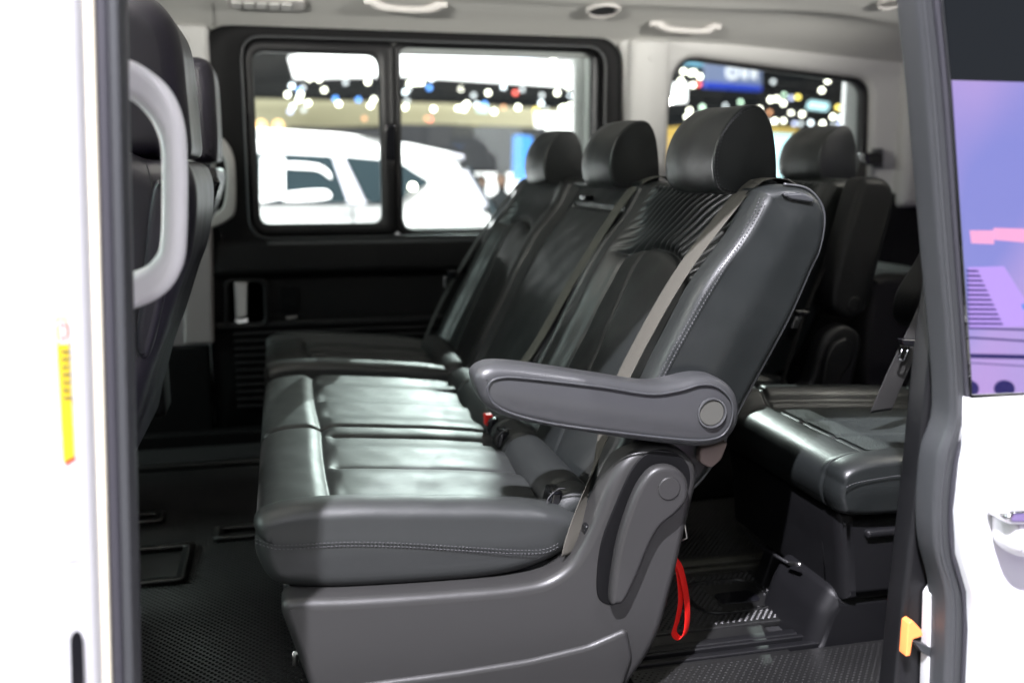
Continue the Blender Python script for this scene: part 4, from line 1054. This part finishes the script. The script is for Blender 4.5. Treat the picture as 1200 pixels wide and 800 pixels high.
for i, (xa, ya, xb, yb) in enumerate(((300, 95, 460, 88), (470, 100, 700, 112), (780, 108, 1030, 118), (780, 130, 1030, 138), (890, 80, 1030, 92))):
    a_, b_ = P(xa, ya, 1, 13.8), P(xb, yb, 1, 13.8)
    tr = thing('roof_truss', ['roof truss across the left pane', 'roof truss across the right pane', 'middle roof truss in the quarter window', 'lowest roof truss in the quarter window', 'highest roof truss in the quarter window'][i], 'truss', tuple(a_), 'roof trusses')
    mt = bpy.data.materials.get('truss_metal') or mat('truss_metal', (.015, .016, .018), .7)
    for dz in (0, -.22): obj('chord', tube([a_+[0, 0, dz], b_+[0, 0, dz]], .018, seg=6), mt, tr)
    n_ = 16
    zz = [a_ + (b_-a_)*k/n_ + np.array([0, 0, -.22*(k % 2)]) for k in range(n_+1)]
    obj('lattice', tube(zz, .010, seg=5), mt, tr)

# hall spotlights: small glowing lamps, each a thing
LW = (1.0, .97, .86)
def lamp_m(key, c, s):
    n = 'lamp_glow_'+key
    return bpy.data.materials.get(n) or mat(n, (.5, .5, .5), .5, emis=c, es=s)
KIND = {'w': ('white', (1, .96, .80), 9), 'c': ('cool white', (.85, .93, 1), 6), 'd': ('dim white', (.85, .9, .95), 2), 'b': ('blue', (.04, .30, 1), 4),
        'r': ('red', (1, .06, .03), 4), 'o': ('orange', (1, .38, .12), 2), 'y': ('yellow', (1, .75, .12), 5), 'g': ('greenish', (.7, 1, .75), 4.5), 'v': ('lilac', (.6, .65, 1), 3)}
spots = [  # left pane
 (352,66,'c'),(350,72,'w'),(347,80,'w'),(363,92,'w'),(374,93,'w'),(342,101,'c'),(337,111,'w'),(380,106,'w'),(351,106,'b'),(355,103,'d'),(352,111,'w'),(350,117,'w'),(361,121,'w'),(393,116,'b'),(397,122,'w'),(431,96,'w'),(438,117,'w'),(434,124,'w'),(420,117,'b'),(427,139,'o'),(340,131,'v'),(343,125,'c'),(356,129,'d'),(405,97,'d'),
 # right pane
 (512,59,'d'),(529,61,'w'),(536,60,'w'),(566,65,'d'),(593,67,'w'),(502,90,'w'),(506,92,'c'),(480,98,'w'),(487,98,'w'),(494,97,'w'),(475,108,'c'),(503,103,'b'),(479,104,'d'),(475,126,'w'),(477,119,'d'),(508,128,'w'),(530,91,'y'),(537,91,'y'),(540,104,'w'),(537,127,'w'),(544,128,'w'),(547,122,'w'),(545,124,'w'),(572,109,'w'),(559,123,'c'),(568,122,'b'),(579,131,'w'),(590,126,'o'),(590,102,'c'),(604,109,'r'),(612,105,'d'),(607,126,'w'),(504,140,'r'),(500,139,'o'),(635,112,'d'),(634,121,'c'),(653,109,'w'),(666,102,'w'),(668,111,'c'),(676,119,'w'),(683,119,'w'),(668,124,'w'),(658,127,'w'),(640,127,'d'),(628,129,'y'),(667,131,'o'),(555,112,'d'),(648,71,'w'),(671,73,'c'),(689,116,'w'),(662,126,'w'),
 # quarter window
 (801,84,'w'),(810,86,'w'),(813,85,'w'),(820,90,'w'),(829,88,'d'),(798,95,'w'),(812,100,'w'),(819,99,'r'),(808,130,'w'),(805,137,'w'),(823,126,'g'),(850,124,'d'),(868,120,'g'),(819,135,'d'),(890,128,'w'),(903,117,'w'),(910,116,'w'),(919,112,'g'),(918,121,'w'),(927,115,'v'),(935,114,'y'),(902,132,'o'),(927,133,'w'),(940,134,'w'),(952,123,'w'),(963,106,'w'),(970,95,'w'),(1004,97,'w'),(982,126,'y'),(988,127,'w'),(976,137,'w'),(985,138,'c'),(977,146,'d'),(984,145,'v'),(992,145,'v'),(1001,138,'v'),(1003,144,'c'),(1011,146,'v'),(964,145,'w'),(950,144,'c'),(938,145,'d'),(931,145,'v'),(918,142,'w'),(908,142,'w'),(902,143,'d'),(901,152,'w'),(915,203,'y'),(1018,99,'d'),(906,96,'d')]
ball = None
for i, (x, y, k) in enumerate(spots):
    nm, c_, s_ = KIND[k]
    Y = 13.0 + (i*7 % 5)*.25
    q = P(x, y, 1, Y)
    pane = 'left pane' if x < 460 else ('right pane' if x < 740 else 'quarter window')
    if k not in KIND or ('m_'+k) not in bpy.data.meshes:
        bm = bmesh.new(); bmesh.ops.create_icosphere(bm, subdivisions=2, radius=.034)
        me = bpy.data.meshes.new('m_'+k); bm.to_mesh(me); bm.free(); me.materials.append(lamp_m(k, c_, s_)); me.shade_smooth()
    o = bpy.data.objects.new('hall_lamp', bpy.data.meshes['m_'+k]); COL.objects.link(o); o.location = q
    PL = lambda v: 0 if v < 460 else (1 if v < 740 else 2)
    same = sorted([(a, b, i_) for i_, (a, b, c) in enumerate(spots) if c == k and PL(a) == PL(x)])
    rank = [t_[2] for t_ in same].index(i) + 1; tot = len(same)
    if tot == 1: lab = 'the only small round %s lamp glowing beyond the %s' % (nm, pane)
    else:
        WN = ['first', 'second', 'third', 'fourth', 'fifth', 'sixth', 'seventh', 'eighth', 'ninth', 'tenth', 'eleventh', 'twelfth', 'thirteenth', 'fourteenth', 'fifteenth']
        if rank <= (tot+1)//2: w_ = WN[rank-1] + ' from the left'
        else: w_ = WN[tot-rank] + ' from the right'
        lab = '%s lamp, %s among the %s ones beyond the %s' % (nm, w_, nm, pane)
    tag(o, lab, 'lamp', 'small round hall lamps')

# parked white car outside --------------------------------------------------
car = thing('parked_car', 'white hatchback parked outside the far window', 'car', (0.0, 6.5, -.5))
YC = 5.6
body_px = [(-400, 262), (-330, 238), (-120, 232), (10, 225), (100, 175), (190, 156), (300, 153), (400, 158), (470, 165), (515, 174), (546, 182), (541, 192), (556, 216), (572, 243), (588, 262), (600, 300), (604, 380), (590, 440), (-380, 440), (-410, 350)]
bodyo = smoothpoly(XZ(body_px, YC), 260)
def tumble(V):
    V = V.copy(); t = np.clip((V[:, 2]-.72)/.5, 0, 1.2); c = YC+.9
    V[:, 1] = c + (V[:, 1]-c)*(1-.16*t); return V
obj('body', prism(bodyo, YC, YC+1.8, .09, nmid=6, kc=7, xf=tumble), carwhite, car)
def car_pane(pts, name, m, th=.012):
    g = resample(roundpoly(XZ(pts, YC), .03, 5), 90)
    V, Fc = prism(g, YC-.004, YC+th, .002); return obj(name, (tumble(V)-np.array([0, .012, 0]), Fc), m, car)
car_pane([(150, 186), (310, 179), (392, 183), (402, 205), (408, 238), (130, 240)], 'side_window', carglass)
car_pane([(404, 183), (445, 187), (474, 193), (490, 204), (505, 213), (470, 234), (463, 240), (430, 237)], 'side_window', carglass)
g = XZ([(388, 180), (402, 180), (430, 240), (408, 240)], YC); V, Fc = prism(roundpoly(g, .01, 3), YC-.008, YC+.012, .003); obj('pillar_trim', (tumble(V)-np.array([0, .02, 0]), Fc), lav, car)
g = XZ([(305, 184), (334, 184), (334, 232), (305, 238)], YC); V, Fc = prism(roundpoly(g, .01, 3), YC-.012, YC+.004, .002); obj('painted_reflection', (tumble(V)-np.array([0, .024, 0]), Fc), lightbox if False else carwhite, car)  # white plate painting a bright reflection on the car window
g = XZ([(335, 190), (370, 192), (385, 200), (388, 210), (372, 200), (335, 197)], YC); V, Fc = prism(smoothpoly(g, 50), YC-.012, YC+.004, .002); obj('painted_reflection_arc', (tumble(V)-np.array([0, .020, 0]), Fc), carwhite, car)  # upper pale arc of the painted window reflection
g = XZ([(335, 226), (372, 222), (385, 224), (384, 233), (335, 236)], YC); V, Fc = prism(smoothpoly(g, 50), YC-.012, YC+.004, .002); obj('painted_reflection_arc', (tumble(V)-np.array([0, .020, 0]), Fc), carwhite, car)  # lower pale arc of the painted window reflection
obj('window_trim', tube([p+np.array([0, -.02, 0]) for p in PY([(130, 241), (300, 240), (408, 239), (470, 239)], YC)], .010, seg=6), blackgloss, car)
g = XZ([(548, 196), (552, 196), (578, 240), (590, 262), (584, 262), (566, 236)], YC); obj('rear_window', prism(roundpoly(g, .01, 3), YC-.01, YC+1.5, .01), carglass, car)
g = XZ([(540, 200), (548, 200), (572, 240), (566, 246), (550, 224)], YC); obj('tail_lamp', prism(roundpoly(g, .01, 3), YC-.02, YC+.1, .01), lav, car)
obj('door_seam', tube([p+np.array([0, -.012, 0]) for p in PY([(412, 242), (414, 262), (416, 330), (410, 400)], YC)], .006, seg=6), blackgloss, car)
g = XZ([(372, 250), (398, 250), (398, 255), (372, 255)], YC); obj('door_handle', prism(roundpoly(g, .01, 4), YC-.03, YC+.02, .012), carwhite, car)
obj('roof_rail', tube([p+np.array([0, .12, .015]) for p in PY([(200, 156), (300, 154), (400, 160), (462, 168)], YC)], .014, seg=8), satin, car)
g = XZ([(532, 178), (548, 182), (547, 188), (534, 185)], YC); obj('spoiler_tip', prism(roundpoly(g, .01, 4), YC+.1, YC+1.6, .02), lav, car)
for cx in (-1.7, .95):
    obj('wheel', prism(circ(cx, -.18, .32, 40), YC-.02, YC+.2, .03), rubber, car); obj('rim', prism(circ(cx, -.18, .2, 40), YC-.035, YC+.1, .02), satin, car)
q = P(484, 219, 1, YC-.1); tag(obj('work_lamp', prism(circ(q[0], q[2], .028, 24), q[1], q[1]+.04, .008), lamp_m('w', (1, .96, .84), 26)), 'bright white lamp glaring beside the parked car rear window', 'lamp')

# people beyond the car ------------------------------------------------------
def person(x, y, Y, label, shirt, face=0):
    q = P(x, y, 1, Y); k = 1.0
    t = thing('person', label, 'person', (q[0], Y, -.5), 'visitors in the hall')
    bx_, bz = q[0], q[2] - 1.55
    bm = bmesh.new()
    J = [(0, 0, .93), (0, 0, 1.12), (0, 0, 1.38), (0, 0, 1.47), (0, -.01, 1.60), (0, 0, 1.68),
         (-.19, 0, 1.36), (-.24, .02, 1.10), (-.16, -.16, .98), (.19, 0, 1.36), (.24, .02, 1.10), (.18, -.14, .98),
         (-.10, 0, .88), (-.11, .0, .48), (-.12, .04, .06), (-.12, -.10, .03), (.10, 0, .88), (.12, .02, .48), (.13, .06, .06), (.13, -.08, .03)]
    R = [.15, .13, .14, .055, .09, .075, .06, .045, .035, .06, .045, .035, .09, .06, .045, .04, .09, .06, .045, .04]
    E = [(0, 1), (1, 2), (2, 3), (3, 4), (4, 5), (2, 6), (6, 7), (7, 8), (2, 9), (9, 10), (10, 11), (0, 12), (12, 13), (13, 14), (14, 15), (0, 16), (16, 17), (17, 18), (18, 19)]
    me = bpy.data.meshes.new('body'); me.from_pydata([(a, b, c + bz + .5) for a, b, c in J], E, [])
    me.materials.append(shirt)
    o = bpy.data.objects.new('body', me); COL.objects.link(o); o.parent = t
    sm = o.modifiers.new('skin', 'SKIN'); sd = me.skin_vertices[0].data
    for i, r in enumerate(R): sd[i].radius = (r, r*.8)
    sd[0].use_root = True
    s2_ = o.modifiers.new('sub', 'SUBSURF'); s2_.levels = 1; s2_.render_levels = 1
    ORG[o.name] = Vector((q[0], Y, -.5))
    hb = bmesh.new(); bmesh.ops.create_icosphere(hb, subdivisions=2, radius=.1)
    V = np.array([v.co[:] for v in hb.verts])*[.95, 1.05, 1.15]+[q[0], Y+.015, bz+1.66]; Fc = [tuple(v.index for v in f.verts) for f in hb.faces]; hb.free()
    obj('hair', (V, Fc), hair_m, t)
    hb = bmesh.new(); bmesh.ops.create_icosphere(hb, subdivisions=2, radius=.085)
    V = np.array([v.co[:] for v in hb.verts])*[.9, .8, 1.15]+[q[0]-.02, Y-.04, bz+1.62]; Fc = [tuple(v.index for v in f.verts) for f in hb.faces]; hb.free()
    obj('face', (V, Fc), skin_m, t)
person(588, 218, 12.3, 'visitor with dark hair in dark clothes standing right of the parked car', cloth_dk)
person(564, 222, 12.6, 'visitor in blue-grey top standing just behind the parked car', mat('grey_top', (.2, .24, .3), .8))
